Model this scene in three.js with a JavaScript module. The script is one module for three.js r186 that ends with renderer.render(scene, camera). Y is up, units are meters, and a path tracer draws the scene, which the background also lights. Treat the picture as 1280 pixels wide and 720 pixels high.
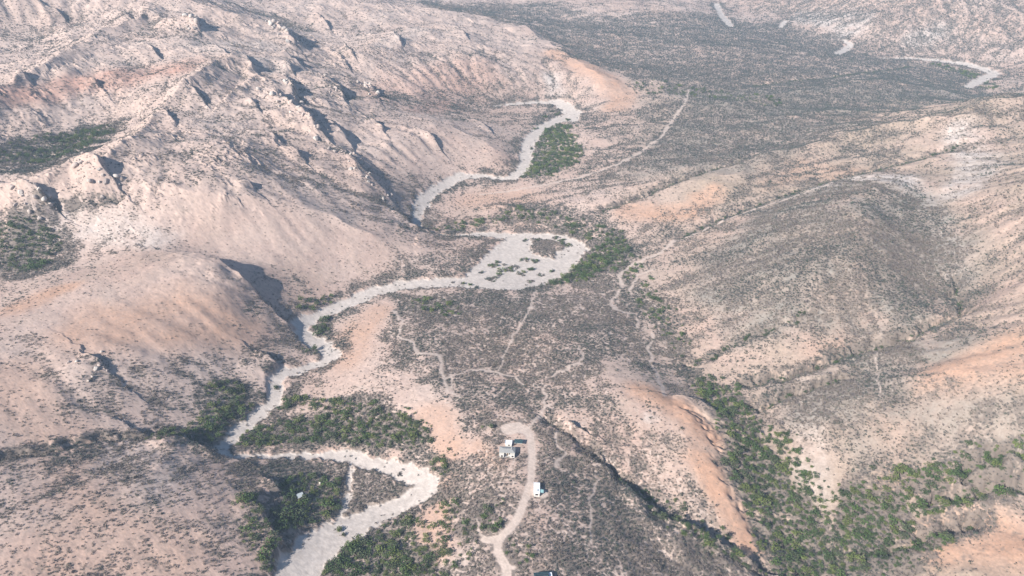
import * as THREE from 'three';
import { createNoise2D, createNoise3D } from 'simplex-noise';
import { mergeGeometries } from 'three/addons/utils/BufferGeometryUtils.js';

// ---------- camera, sky, sun, exposure ----------
const scene = new THREE.Scene();
const camera = new THREE.PerspectiveCamera(2 * Math.atan(360 / 881) * 180 / Math.PI, 1280 / 720, 1, 12000);
camera.position.set(0, 300, 0);
camera.lookAt(0, 300 - Math.tan(31 * Math.PI / 180) * 100, -100);
const renderer = new THREE.WebGLRenderer({ antialias: true });
renderer.toneMapping = THREE.LinearToneMapping;
renderer.toneMappingExposure = 1.78;
renderer.shadowMap.enabled = true;

const SUN = new THREE.Vector3(-0.65, 0.56, 0.58).normalize();
const sun = new THREE.DirectionalLight(new THREE.Color(1.0, 0.945, 0.88), 5.0);
sun.position.copy(SUN).multiplyScalar(2500).add(new THREE.Vector3(0, 0, -900));
sun.target.position.set(0, 0, -900);
sun.castShadow = true;
sun.shadow.mapSize.set(4096, 4096);
Object.assign(sun.shadow.camera, { left: -1600, right: 1600, top: 1600, bottom: -1600, near: 10, far: 6000 });
scene.add(sun, sun.target);
{
  // clear desert sky: blue overhead, pale at the horizon, a broad soft brightening round the sun
  const W = 256, Hh = 128, a = new Float32Array(W * Hh * 4), d = new THREE.Vector3();
  for (let j = 0; j < Hh; j++) for (let i = 0; i < W; i++) {
    const th = (j + .5) / Hh * Math.PI - Math.PI / 2, ph = ((i + .5) / W - .5) * 2 * Math.PI;
    d.set(Math.cos(th) * Math.cos(ph), Math.sin(th), Math.cos(th) * Math.sin(ph));
    const e = Math.max(0, d.y), hz = Math.pow(1 - e, 4), g = Math.pow(Math.max(0, d.dot(SUN)), 6) * .25;
    const k = (j * W + i) * 4;
    a[k] = .16 + .50 * hz + g; a[k + 1] = .32 + .42 * hz + g; a[k + 2] = .66 + .20 * hz + g * .9; a[k + 3] = 1;
  }
  const sky = new THREE.DataTexture(a, W, Hh, THREE.RGBAFormat, THREE.FloatType);
  sky.mapping = THREE.EquirectangularReflectionMapping; sky.magFilter = THREE.LinearFilter; sky.needsUpdate = true;
  scene.background = sky; scene.environment = sky;
  scene.backgroundIntensity = 0.30; scene.environmentIntensity = 0.30;
}
// dry air between the camera and the far hills
scene.fog = new THREE.FogExp2(new THREE.Color(0.58, 0.78, 1.0), 0.00021);

// ---------- helpers ----------
let seed = 20240611;
const rnd = () => { seed = (seed + 0x6D2B79F5) | 0; let t = Math.imul(seed ^ (seed >>> 15), 1 | seed); t = (t + Math.imul(t ^ (t >>> 7), 61 | t)) ^ t; return ((t ^ (t >>> 14)) >>> 0) / 4294967296; };
const n2 = createNoise2D(rnd), n2b = createNoise2D(rnd), n3 = createNoise3D(rnd);
const clamp = (x, a = 0, b = 1) => x < a ? a : x > b ? b : x;
const sstep = (a, b, x) => { const t = clamp((x - a) / (b - a)); return t * t * (3 - 2 * t); };
const lerp = (a, b, t) => a + (b - a) * t;
const fbm = (x, z, wl, oct, n = n2) => { let s = 0, a = 1, f = 1 / wl, t = 0; for (let i = 0; i < oct; i++) { s += a * n(x * f + i * 17.3, z * f - i * 9.1); t += a; a *= .5; f *= 2.03; } return s / t; };
const ridged = (x, z, wl, oct, n = n2b) => { let s = 0, a = 1, f = 1 / wl, t = 0; for (let i = 0; i < oct; i++) { s += a * (1 - Math.abs(n(x * f + i * 31.7, z * f + i * 5.3))); t += a; a *= .5; f *= 2.1; } return s / t; };
const used = {};
const numbered = n => { const k = used[n] = (used[n] ?? -1) + 1; return k ? n + '_' + String(k).padStart(3, '0') : n; };
const tag = (o, label, category, group, kind) => { if (label) o.userData.label = label; if (category) o.userData.category = category; if (group) o.userData.group = group; if (kind) o.userData.kind = kind; o.traverse(m => { m.castShadow = m.receiveShadow = true; }); return o; };

// world-space survey of the place, metres: [x, z, height] of ridge and valley points; then lines as [x, z, half width]
const D = {
ctrl: [[-105,-215,0],[-94,-247,0],[-75,-261,0.5],[-52,-276,0.5],[-68,-295,1],[-96,-303,1.5],[-128,-306,1.5],[-165,-304,2],[-166,-327,2],[-154,-354,2.5],[-143,-387,3],[-127,-405,3],[-148,-422,3.5],[-161,-441,3.5],[-127,-474,4],[-92,-498,4.5],[-53,-504,5],[-13,-510,5],[26,-497,5],[56,-537,5.5],[44,-574,6],[0,-586,6],[-37,-584,6],[-62,-582,7],[-86,-598,7.5],[-92,-621,8],[-92,-652,8.5],[-69,-702,9.5],[-35,-717,10],[9,-721,11],[16,-775,12],[41,-876,14],[79,-930,15],[61,-982,16],[3,-964,18],[-22,-949,19],[697,-998,15],[694,-1062,17],[763,-1125,19],[742,-1179,21],[666,-1205,24],[599,-1197,26],[550,-1222,28],[595,-1286,29],[560,-1363,31.5],[526,-1440,34],[477,-1445,33],[422,-1424,34],[431,-1498,35.3],[440,-1571,36.7],[449,-1644,38],[-129,-1509,52],[-57,-1491,49],[16,-1473,46],[63,-1423,44.7],[111,-1373,43.3],[158,-1323,42],[226,-1300,41],[293,-1278,40],[361,-1250,38],[430,-1222,36],[127,-1146,40],[188,-1104,38],[249,-1062,36],[324,-1054,35],[399,-1047,34],[468,-1041,32.5],[536,-1036,31],[574,-997,27.5],[613,-958,24],[168,-989,32],[206,-935,31.5],[243,-881,31],[301,-873,33.5],[358,-865,36],[413,-865,36],[468,-865,36],[96,-815,22],[167,-789,26],[229,-746,32],[311,-729,38],[48,-646,14],[97,-662,20],[166,-648,30],[231,-660,38],[87,-569,9],[118,-592,18],[563,-710,106],[500,-682,98],[435,-669,84],[389,-693,68],[329,-697,54],[257,-671,42],[184,-624,28],[460,-645,84],[419,-632,73],[376,-629,60],[313,-624,46],[237,-602,32],[173,-573,19],[135,-555,12],[350,-566,70],[308,-549,68],[275,-546,62],[238,-531,54],[191,-519,38],[277,-494,68],[240,-444,60],[203,-408,42],[171,-384,26],[151,-373,15],[269,-432,60],[262,-395,44],[175,-463,36],[144,-451,22],[137,-501,18],[179,-362,13],[241,-379,26],[306,-401,40],[318,-438,50],[333,-500,58],[340,-543,63],[381,-490,96],[355,-439,90],[328,-389,84],[293,-327,72],[269,-316,58],[235,-317,40],[196,-314,24],[158,-303,10],[152,-337,9],[215,-349,26],[273,-282,52],[243,-288,36],[202,-282,18],[173,-268,8],[117,-459,10],[119,-409,8],[125,-359,5],[143,-284,-3],[147,-254,-7],[145,-228,-11],[183,-237,0],[222,-242,11],[262,-247,22],[212,-220,18],[241,-217,27],[-94,-433,12],[-24,-450,12],[30,-449,12.5],[72,-443,13],[84,-400,14],[-89,-366,13],[-44,-391,14],[5,-381,15],[52,-368,18],[78,-337,23],[-48,-319,14],[-19,-322,17],[9,-314,18],[39,-328,18],[-18,-284,16],[11,-282,18],[-21,-254,12],[0,-243,18],[24,-249,17],[48,-242,13],[-31,-230,10],[0,-211,18],[38,-214,13],[78,-223,2],[46,-295,12],[62,-279,7],[77,-259,0],[99,-241,-5],[62,-320,19],[104,-318,21],[112,-283,17],[116,-261,10],[-349,-384,48],[-311,-440,46],[-273,-457,46],[-245,-470,46],[-221,-461,41],[-196,-449,29],[-286,-303,40],[-258,-333,36],[-224,-360,30],[-190,-387,17],[-293,-366,45],[-257,-396,43],[-216,-410,34],[-185,-410,21],[-271,-273,31],[-248,-286,26],[-228,-300,20],[-202,-310,11],[-254,-235,33],[-210,-251,27],[-178,-268,20],[-152,-274,14],[-132,-255,10],[-226,-199,28],[-182,-216,23],[-140,-227,14],[-116,-272,2.5],[-119,-330,4],[-425,-505,38],[-379,-491,38],[-342,-483,40],[-286,-484,42],[-235,-490,28],[-415,-525,64],[-395,-537,66],[-363,-531,54],[-316,-510,46],[-181,-497,24],[-131,-499,8],[-367,-564,76],[-307,-545,66],[-241,-539,54],[-178,-546,36],[-116,-529,14],[-68,-524,9],[-304,-629,78],[-243,-594,68],[-192,-610,50],[-139,-587,28],[-455,-589,66],[-433,-626,65],[-404,-706,66],[-523,-688,90],[-516,-778,98],[-518,-844,103],[-519,-911,108],[-485,-996,116],[-415,-954,112],[-353,-760,94],[-295,-735,84],[-370,-912,102.5],[-329,-871,93],[-274,-787,76],[-213,-715,58],[-188,-694,48],[-145,-644,32],[-667,-954,104],[-619,-979,104],[-700,-998,146],[-653,-1028,144],[-606,-1058,142],[-544,-1064,141],[-483,-1071,140],[-473,-1125,129],[-464,-1179,118],[-455,-1255,100],[-382,-1206,92],[-345,-1157,85],[-308,-1108,78],[-273,-1040,71],[-238,-971,64],[-173,-893,46],[-104,-912,32],[-43,-939,20],[-340,-1064,98],[-292,-980,84],[-257,-926,75],[-221,-871,66],[-198,-824,58],[-168,-777,50],[-138,-730,42],[-75,-802,36],[-18,-772,18],[-183,-748,54],[-116,-690,26],[-338,-1270,104],[-273,-1280,96],[-205,-1278,88],[-137,-1276,80],[-55,-1285,68],[14,-1254,58],[44,-1188,53],[74,-1122,48],[99,-1061,43],[124,-1000,38],[169,-923,29],[-213,-1018,80],[-115,-1040,64],[-23,-1028,50],[46,-1011,26],[-126,-930,46],[-44,-972,28],[86,-1620,50],[145,-1591,51.3],[203,-1563,52.7],[262,-1534,54],[319,-1534,51],[377,-1533,48],[590,-1533,48],[612,-1464,52.7],[635,-1395,57.3],[657,-1325,62],[706,-1292,55],[754,-1258,48],[794,-1221,46],[833,-1185,44],[620,-1634,72],[652,-1572,79],[684,-1509,86],[715,-1447,93],[747,-1385,100],[802,-1364,98.7],[858,-1343,97.3],[913,-1322,96],[765,-1063,24],[-1500,-2400,190],[-800,-2400,190],[0,-2400,120],[800,-2400,150],[1500,-2400,180],[-1500,-1500,170],[-1500,-900,130],[-900,-600,90],[-600,-350,70],[-400,-150,50],[0,-120,5],[-120,-120,0],[150,-120,8],[400,-150,25],[600,-350,70],[800,-600,110],[1000,-800,110],[1500,-900,90],[1500,-1500,120]],
wash: [
  [[-108,-206,11.7],[-105.6,-227,10.2],[-100,-241,11.4],[-92.2,-250,9.8],[-75.4,-262,7.7],[-61.6,-269,6.8],[-52,-274,7.3],[-45.8,-279,5.4],[-52.4,-286,6.6],[-68.1,-294,5.7],[-85.1,-301,4.6],[-96.5,-304,4.7],[-112,-306,3.4],[-128,-306,2.7],[-149.3,-304,2],[-163.8,-302,2.7],[-171.7,-306,3.2]],
  [[-171.7,-306,3.3],[-171.6,-314,4.2],[-166.5,-327,5.1],[-160.7,-340,5.3],[-153.9,-354,5.2],[-154.1,-362,5.3],[-157.6,-373,4.3]],
  [[-158.1,-375,3.9],[-154.3,-381,5.9],[-143,-387,4.3],[-130.8,-394,5.2],[-125,-401,4.5],[-136.9,-415,7.1],[-148.3,-422,7.2],[-156.2,-431,5.3],[-157.5,-441,8],[-150.9,-450,5.7],[-141.2,-461,5.8],[-126.7,-473,6.9],[-109.9,-487,7],[-91.6,-495,7.1],[-65.8,-499,7.1],[-46,-499,8.2],[-26.5,-503,9.2],[-6.7,-508,10.3],[13.4,-513,11.5],[33.9,-519,11.6],[45.1,-535,11.8],[54,-553,10.2],[56.1,-562,7.8],[66.9,-555,2.2]],
  [[56.3,-565,8.9],[46.9,-577,5.7],[32.5,-582,5.7],[14.8,-585,5.7],[5.9,-576,11.4],[0,-558,18.7]],
  [[11,-580,6.8],[-5.9,-585,6.9],[-25.3,-589,4.6],[-42.4,-587,3.5],[-62.1,-583,1.7],[-74.2,-587,1.7]],
  [[-79.3,-684,4],[-89.5,-661,7.6],[-92.4,-636,6],[-92,-613,4.6],[-88.6,-597,5.4],[-83.3,-589,2.3]],
  [[-81.5,-680,5],[-68.9,-700,6.1],[-55.4,-716,6.2],[-34.8,-720,3.1],[-8.6,-714,3.1],[1.7,-717,6.2],[10.6,-732,6.3],[15.4,-757,6.4],[16.8,-789,6.6],[23.4,-829,8.2],[37.6,-872,8.5],[54.2,-898,10],[69.9,-916,11.4],[79,-926,8.8],[73.5,-957,10.5],[63.6,-976,8],[38,-977,4],[3.3,-964,2.6],[-21.8,-950,2]],
  [[62.8,-903,6.3],[79.9,-896,6.2],[85.7,-930,6.4]],
  [[680.2,-1056,7.2],[700.4,-1073,8.7],[738,-1109,10.5],[760.3,-1125,7.6],[756.4,-1149,7.7],[740.9,-1178,6.3],[704.9,-1195,4.8],[665.5,-1205,3.2],[599.3,-1198,1.6]],
  [[544.9,-1216,6.4],[573.7,-1253,8.3],[594.9,-1283,6],[591.5,-1304,3.4]],
  [[448.1,-1642,6.3],[426.5,-1522,7.8],[423.7,-1466,9.5],[420.4,-1417,5.5]],
  [[515,-1419,5.5],[539.3,-1462,5.7]],
  [[-95.6,-302,2.4],[-93,-293,1.4],[-91.7,-281,1.8],[-91.8,-269,1.8],[-92.3,-259,2.2]],
  [[697.3,-1004,4.1],[514.4,-693,2.8]],
  [[3.7,-576,10.9],[0.7,-561,15.5],[-2.8,-546,19.5],[-9,-532,20.3],[-17.6,-518,17.8],[-26.6,-506,13.4]],
  [[44.9,-543,13],[35.5,-524,14.8],[20.1,-510,14.5],[3.3,-501,14.3],[-16.3,-495,9.1],[-36,-496,7.1]],
  [[13.9,-536,17.2],[3.4,-519,18.9]]],
isle: [
  [[22,-576,2.2],[27.6,-570,3.6],[33.1,-562,4.3],[35.6,-554,4.3],[36.5,-544,2.8]],
  [[-81.3,-292,4.1],[-71.8,-287,4.1],[-62.9,-282,3.1],[-66.9,-278,2.7]],
  [[-82.7,-279,3.1],[-85.2,-273,2.6]]],
bars: [
  [[39.7,-580,2.2],[45.2,-573,2.9]],
  [[50.5,-564,2.9],[47,-567,2.2]],
  [[10.5,-540,3.5]],
  [[20.2,-539,2.8]],
  [[-4.1,-524,3.4],[1.4,-528,3.4]],
  [[8.1,-517,3.4],[15.7,-525,2.7]],
  [[-10.8,-514,2],[-14.7,-509,2]],
  [[-17.3,-505,3.3],[-19.9,-506,2.7]],
  [[24.3,-515,2.7]],
  [[15.2,-503,2.6]],
  [[-12.5,-536,1.4],[-16.5,-530,3.4]],
  [[-28.6,-492,2]],
  [[34,-521,1.4]],
  [[0,-523,2]],
  [[-25.7,-517,2]],
  [[-40.7,-498,1.3]],
  [[-48.7,-500,1.3]],
  [[-34,-496,1.3]],
  [[-6.9,-532,1.4]],
  [[-10.2,-521,2]],
  [[23.4,-575,2.2]],
  [[11.7,-576,1.5]],
  [[54.2,-942,3.3],[60.1,-930,3.2]],
  [[43.7,-922,4.3]],
  [[65.4,-949,3.3]],
  [[73.2,-903,3.1]],
  [[30.4,-869,3]],
  [[55.2,-963,3.3]],
  [[23.5,-796,1.9]],
  [[-146.8,-437,1.8]],
  [[-156.2,-366,1.6]],
  [[-90.7,-253,0.6]],
  [[-88,-250,0.5]],
  [[-64.1,-291,0.9]]],
road: [
  [[-1.4,-310,4.8],[2.8,-311,4.2],[7.5,-309,3.2],[10.2,-305,2.3],[10.9,-298,2.1],[11.1,-285,2],[9.8,-269,1.9],[7.1,-258,2],[2.8,-245,2.2],[-0.8,-239,2.3],[-4.7,-235,2.3],[-7,-231,2],[-7,-226,2],[-4.6,-220,2],[-2.6,-216,2.1],[-2.2,-208,2.2]],
  [[-7.1,-233,2.5],[-11.8,-233,2],[-14.2,-234,1.5]],
  [[-3,-217,1.9],[0.8,-216,1.2]],
  [[10.2,-268,1.9],[12.2,-263,3.6],[16,-261,2.7]]],
path: [
  [[-90.5,-453,1.2],[-79.5,-428,0.7],[-81.4,-412,0.8],[-67.5,-401,1],[-64.9,-389,1],[-49.4,-386,1],[-47.2,-374,0.7],[-44.4,-359,0.7],[-40.2,-346,0.7],[-32.3,-340,0.7]],
  [[19.2,-483,0.5],[10.1,-438,0.6],[-1.7,-399,0.5],[-8.9,-369,0.5]],
  [[321.5,-582,1],[291.8,-599,1.1],[249.5,-587,1.3],[209.2,-579,1.3],[171,-564,1.4],[143.5,-555,1.6],[127.8,-537,1.7],[102.5,-523,1.7],[89.2,-508,1.5],[87.4,-485,1.3],[76,-461,1.2],[79.4,-449,1.5],[90.1,-443,0.9]],
  [[117,-510,1.2],[104.3,-504,1.2],[96.2,-488,0.9],[93.5,-474,0.6]],
  [[101.4,-418,1],[94.9,-397,1],[94.2,-377,1.2],[94.9,-356,1.1],[93.2,-338,1]],
  [[92.9,-442,0.9],[91.9,-424,0.8]],
  [[245.9,-978,1.3],[222.8,-903,1.5],[201.7,-863,1.6],[172.5,-794,1.7],[136.7,-741,1.7],[110.1,-717,1.5],[73.4,-697,1.4],[33.5,-687,1.2],[0,-682,1],[-33.2,-676,1]],
  [[20.3,-352,0.5],[20.5,-331,0.6],[15.2,-320,0.7],[9.4,-312,0.8]],
  [[26.7,-311,0.6],[23.9,-302,0.6],[30.2,-292,0.5],[23.8,-282,0.6]],
  [[46.3,-275,0.6],[41.3,-264,0.5],[39.6,-251,0.5],[40.3,-237,0.5],[36.5,-223,0.4]],
  [[-44.4,-359,0.8],[-36.4,-363,0.8],[-26.3,-370,0.8],[-19.5,-370,0.8],[-9.4,-366,0.8],[0,-362,0.8],[7.6,-353,0.7]],
  [[25.8,-360,0.8],[34,-367,0.9],[43.3,-373,0.9],[47.1,-380,0.5],[46.2,-394,0.6]],
  [[0,-290,0.4],[0.4,-283,0.4],[-1.3,-278,0.4]],
  [[237.2,-376,0.3],[223.7,-345,0.3],[213.5,-320,0.3]],
  [[-40,-343,0.5],[-37.9,-356,0.5],[-41.6,-363,0.7]],
  [[-13.8,-234,0.5],[-17.3,-242,0.4],[-18.5,-249,0.4]]],
crag: [
  [8,[[-255.3,-477],[-241.3,-472],[-223.3,-466],[-212.1,-460],[-203.1,-456],[-185.7,-444]]],
  [3,[[-190.7,-447],[-174.5,-436],[-164.8,-430],[-155.4,-423]]],
  [10,[[-273.1,-786],[-248.8,-759],[-233.1,-740],[-215.5,-724],[-199.3,-705],[-187.3,-693]]],
  [8,[[-276.3,-854],[-252,-815],[-238.4,-771]]],
  [9,[[-230.6,-882],[-216,-867],[-196.7,-826]]],
  [8,[[-193.8,-918],[-179.5,-904],[-166.5,-872]]],
  [9,[[-344.9,-1053],[-325.1,-1035],[-291.2,-982]]],
  [7,[[-304.1,-943],[-265,-906]]],
  [7,[[-431,-1006],[-402.4,-946]]],
  [9,[[-405.1,-537],[-391.4,-533],[-371.3,-524]]],
  [7,[[-371,-574],[-355.2,-569],[-336.6,-552],[-327.5,-545]]],
  [4,[[-176.2,-689],[-162.2,-677],[-143.7,-650],[-129.7,-642],[-114.5,-625]]],
  [5,[[-113.9,-610],[-99.3,-600],[-87.1,-584],[-68.2,-586]]],
  [4,[[-136.2,-282],[-123.9,-271]]],
  [4,[[-144.1,-266],[-132,-256],[-122.9,-245],[-109.9,-233]]],
  [6,[[-212.6,-309],[-186.9,-305],[-169.2,-300]]],
  [3,[[22.8,-319],[45.7,-308]]],
  [3.5,[[40.1,-296],[57,-283]]],
  [9,[[58.5,-281],[65.9,-269],[73.2,-259],[87.7,-249],[108.7,-239],[129.4,-230]]],
  [4,[[98,-339],[113.9,-337],[126.1,-329]]],
  [5,[[-304.9,-704],[-298,-771],[-291.1,-835]]],
  [6,[[-214,-754],[-189.2,-736],[-166.4,-701]]],
  [5,[[-528.1,-1028],[-508.5,-1050],[-498,-1067]]],
  [5,[[-276.5,-1048],[-236.2,-991],[-212.7,-950]]],
  [4,[[-263,-353],[-250.4,-345],[-244.8,-342]]],
  [4,[[-177.2,-393],[-161.7,-387],[-155.4,-377]]],
  [6,[[-333,-883],[-316,-861],[-295.4,-825]]],
  [5,[[-373,-912],[-352.8,-886],[-328.1,-844]]],
  [6,[[-285.4,-752],[-273.1,-738],[-258,-713]]],
  [5,[[-291.5,-904],[-277.4,-887],[-261.2,-860]]],
  [6,[[-167.2,-794],[-153.4,-776],[-138.7,-748]]],
  [5,[[-108.6,-773],[-94.4,-764],[-80,-749]]],
  [5,[[-219.3,-660],[-208.6,-653],[-196.6,-640]]],
  [5,[[-453.1,-897],[-436.3,-880],[-416.9,-855]]],
  [6,[[-631.9,-1018],[-618.2,-1013],[-601,-1000]]],
  [5,[[-105.3,-1218],[-86.1,-1183],[-66.4,-1123]]],
  [5,[[-200,-1151],[-179.7,-1113],[-157.1,-1051]]],
  [5,[[-535.1,-1017],[-520.8,-1005],[-502.6,-983]]],
  [6,[[-323.3,-1214],[-303.6,-1187],[-279.1,-1135]]],
  [5,[[-246.5,-1059],[-226.6,-1012],[-211.6,-981]]],
  [5,[[-353.2,-701],[-341.3,-688],[-325.5,-665]]],
  [5,[[-339.6,-746],[-328.6,-736],[-315.5,-719]]],
  [4,[[-50.8,-877],[-36.8,-855],[-23.1,-823]]],
  [5,[[-541.8,-777],[-525.5,-765],[-507.9,-749]]],
  [5,[[-469.7,-788],[-459,-781],[-445.3,-767]]],
  [4,[[-236.6,-572],[-229.5,-570],[-221.5,-564]]],
  [5,[[-247.5,-681],[-238.3,-675],[-226.9,-661]]],
  [6,[[218.5,-256],[245.7,-254],[262.6,-252]]],
  [6,[[237.6,-266],[254,-266],[267.7,-265]]],
  [5,[[188.6,-234],[203.4,-235],[219.4,-238],[229,-239]]]],
spine: [
  [12,[[769.9,-971],[501.7,-684],[437.9,-673],[389.3,-694],[332.1,-704],[258.3,-674],[184.2,-625]]],
  [6,[[243.5,-881],[388.8,-949],[524.4,-1010],[608.9,-992]]],
  [6,[[269.3,-793],[393.3,-853],[424.1,-765],[430.2,-672]]],
  [5,[[62.1,-625],[126.6,-647],[214.2,-688],[273,-719]]],
  [5,[[94,-636],[31,-622],[-16,-643]]],
  [5,[[253.2,-273],[270.1,-271]]],
  [6,[[172.2,-348],[215.9,-363],[248.4,-362]]],
  [6,[[186.1,-321],[219.2,-328],[255.7,-319]]],
  [8,[[-535.4,-902],[-628.5,-1008],[-693.6,-1025]]],
  [8,[[-479.9,-1062],[-378.9,-1031],[-335.7,-1047],[-291.4,-987]]],
  [7,[[-308,-547],[-242.4,-545],[-182,-564],[-119.4,-552]]],
  [6,[[-136.1,-717],[-75.2,-807],[-18.3,-773]]],
  [13,[[-524.4,-690],[-517,-779],[-521,-914],[-485.4,-999],[-418.3,-962]]],
  [13,[[-346.9,-562],[-340.3,-592],[-354.8,-705],[-338.7,-780],[-331.2,-877]]],
  [10,[[-439,-540],[-397.3,-540],[-371.3,-572],[-353.1,-569]]],
  [8,[[-273.1,-1281],[-138,-1286],[-55.5,-1286],[13.6,-1254],[74.4,-1123],[124.5,-1005]]],
  [6,[[-223.5,-880],[-197.8,-870],[-160.6,-878]]],
  [9,[[-331.2,-877],[-274.5,-791],[-214.6,-720],[-187.3,-693],[-143.2,-647]]],
  [4,[[306.9,-559],[260,-473],[219,-427]]],
  [5,[[404.9,-760],[353,-755],[261.7,-685],[186.8,-638]]]],
gully: [
  [7,[[150.4,-359,2.6],[178,-359,2.1],[196.6,-364,2.1],[237.5,-374,2.1],[253.9,-374,2.1],[294.8,-386,2.1],[312.1,-426,1.7]]],
  [6,[[151.9,-337,2],[180.1,-343,2],[210,-348,1.5]]],
  [9,[[268.3,-266,2.5],[251.5,-268,2.5],[237.9,-267,2.5]]],
  [10,[[262.6,-252,2.4],[246.3,-255,2.5],[218.8,-257,2.5]]],
  [9,[[229.7,-240,2],[220,-239,2.4],[203.9,-236,2.4],[188.9,-235,2.4]]],
  [5,[[256.2,-693,3.3],[158.1,-649,3.2],[84,-614,3.1]]],
  [4,[[653.2,-1175,6.5],[472.4,-1053,5.9],[340.1,-1005,5.7]]],
  [4,[[149.1,-559,3.6],[172.6,-571,3.6],[236,-598,3.7],[311.1,-619,3.7],[374.4,-626,3],[418,-631,3]]],
  [3,[[119.6,-384,2.2],[158.7,-395,2.2],[201.8,-402,2.2]]],
  [4,[[23.7,-317,2.4],[45.6,-296,2.3],[61.7,-278,2.6],[76.4,-257,3.4],[98.6,-240,3.3],[125.5,-231,3.2]]],
  [4,[[-269.7,-272,2.1],[-247.8,-286,2.2],[-227.7,-300,2.3],[-201.7,-309,2.3],[-177.9,-307,2.4]]],
  [3,[[-380.1,-527,2.6],[-324.6,-536,2]]],
  [2.2,[[105.1,-325.5,1.9],[112.8,-322.5,1.9],[120.6,-319.4,1.9],[128.3,-316.3,1.9]]],
  [1.5,[[106.5,-322,1.5],[117.1,-318.1,1.5],[128.3,-316.4,1.5],[135.6,-313.8,1.5]]],
  [1.9,[[108.3,-319.1,1.9],[119.2,-318.9,1.9],[126.8,-319.3,1.9],[136.4,-317.5,1.9]]],
  [1.8,[[110.9,-313.7,2.1],[119.8,-312.6,2.1],[129.7,-310.5,2.1],[137.3,-308.9,2.1]]],
  [2.4,[[114.8,-304.9,1.8],[122.8,-306.2,1.8],[131.5,-306.2,1.8],[137.9,-304.6,1.8]]],
  [2.1,[[116.3,-301.3,1.4],[121.4,-298.5,1.4],[128.2,-299.2,1.4],[133.5,-298.8,1.4]]],
  [1.8,[[116,-294.8,1.4],[127.4,-294.5,1.4],[140,-292.4,1.4],[147.1,-289.9,1.4]]],
  [2.1,[[117.3,-291.1,2.2],[125.8,-287.9,2.2],[132.5,-286,2.2],[138.9,-283.6,2.2]]],
  [1.6,[[118.3,-284.4,2.1],[129.5,-283.7,2.1],[139.1,-283.8,2.1],[148.9,-281.6,2.1]]],
  [2.3,[[118,-280,2.2],[128.6,-281.2,2.2],[136.4,-281.1,2.2],[143.4,-279.6,2.2]]],
  [1.5,[[120.1,-278.1,2.2],[128.1,-275.2,2.2],[134.8,-272.8,2.2],[140.8,-272.9,2.2]]],
  [2.5,[[121.7,-271.8,2.1],[128.7,-271.2,2.1],[135.6,-272.7,2.1],[142.1,-272.6,2.1]]],
  [2.5,[[123,-270.4,1.8],[129.7,-270.6,1.8],[137.7,-271.3,1.8],[144.4,-272.9,1.8]]],
  [2.5,[[122.4,-264.3,1.6],[130.1,-262,1.6],[137.2,-261.5,1.6],[145.2,-260.2,1.6]]],
  [2.5,[[124.1,-259.5,1.8],[132.9,-260.4,1.8],[142.3,-260.2,1.8],[149.8,-260,1.8]]],
  [2.5,[[126.9,-253.6,2.2],[136.5,-251.9,2.2],[148.3,-247.5,2.2],[157.5,-246.5,2.2]]]],
veg: [
  ['g.6',[[233.1,-259,4.2],[256.1,-253,4.1]]],
  ['g.6',[[217.5,-268,4.3],[248.2,-260,4.1]]],
  ['g.6',[[237,-269,4.2],[262.8,-261,4.1]]],
  ['d.92',[[159.1,-235,4.5],[204.3,-222,4.2]]],
  ['d.92',[[172.6,-240,4.5],[204.7,-230,4.3]]],
  ['d.92',[[170.9,-247,4.6],[214.2,-235,4.4]]],
  ['d.92',[[173.4,-254,4.7],[201.5,-247,4.5]]],
  ['d.92',[[179.4,-261,4.7],[212,-254,4.6]]],
  ['d.92',[[188.6,-265,4.7],[224.5,-257,4.6],[257.8,-249,4.4]]],
  ['d.92',[[197.9,-269,4.7],[230.4,-262,4.6],[259.9,-254,4.5]]],
  ['d.92',[[214.5,-271,4.7],[259.4,-260,4.5]]],
  ['d.92',[[230.3,-272,4.7],[263.9,-263,4.5]]],
  ['d.45',[[76.6,-324,4.3],[96,-325,4.3]]],
  ['d.45',[[73.1,-333,4.4],[92.9,-334,4.4]]],
  ['d.45',[[72.4,-345,4.5],[87.9,-347,4.5]]],
  ['d.45',[[72,-359,4.6],[85.5,-362,4.7]]],
  ['d.45',[[68.8,-374,4.8],[85.4,-377,4.8]]],
  ['g.75',[[77.7,-550,6.4],[95,-548,6.3]]],
  ['g.75',[[66,-537,6.3],[86.5,-535,6.2]]],
  ['g.75',[[51.3,-525,6.2],[78.2,-522,6.1]]],
  ['g.75',[[33.5,-511,6],[63.4,-509,6]]],
  ['g.75',[[8.8,-726,7.9],[43.4,-720,7.8]]],
  ['g.75',[[19.7,-745,8],[60.1,-737,8]]],
  ['g.75',[[25.7,-771,8.3],[68.9,-761,8.2]]],
  ['g.75',[[30.2,-798,8.5],[70.9,-789,8.4]]],
  ['g.75',[[37,-829,8.8],[69.4,-821,8.7]]],
  ['g.75',[[40.5,-868,9.1],[65.4,-863,9.1]]],
  ['d.6',[[101.5,-255,4.2],[112,-255,4.2]]],
  ['d.6',[[96.3,-350,5.1],[113.7,-357,5.2]]],
  ['d.6',[[88.3,-363,5.2],[111.2,-370,5.3]]],
  ['d.6',[[85.4,-377,5.3],[102.8,-382,5.4]]],
  ['d.68',[[25.4,-352,6.1],[55.5,-350,6.1]]],
  ['d.68',[[46.2,-304,5.5],[64.7,-304,5.5]]],
  ['d.68',[[47.1,-313,5.6],[65.7,-312,5.6]]],
  ['d.68',[[38.5,-325,5.8],[62.4,-324,5.8]]],
  ['d.68',[[29.5,-336,5.9],[58.7,-334,5.9]]],
  ['d.68',[[85.4,-261,5.1],[106.8,-261,5.1]]],
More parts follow.
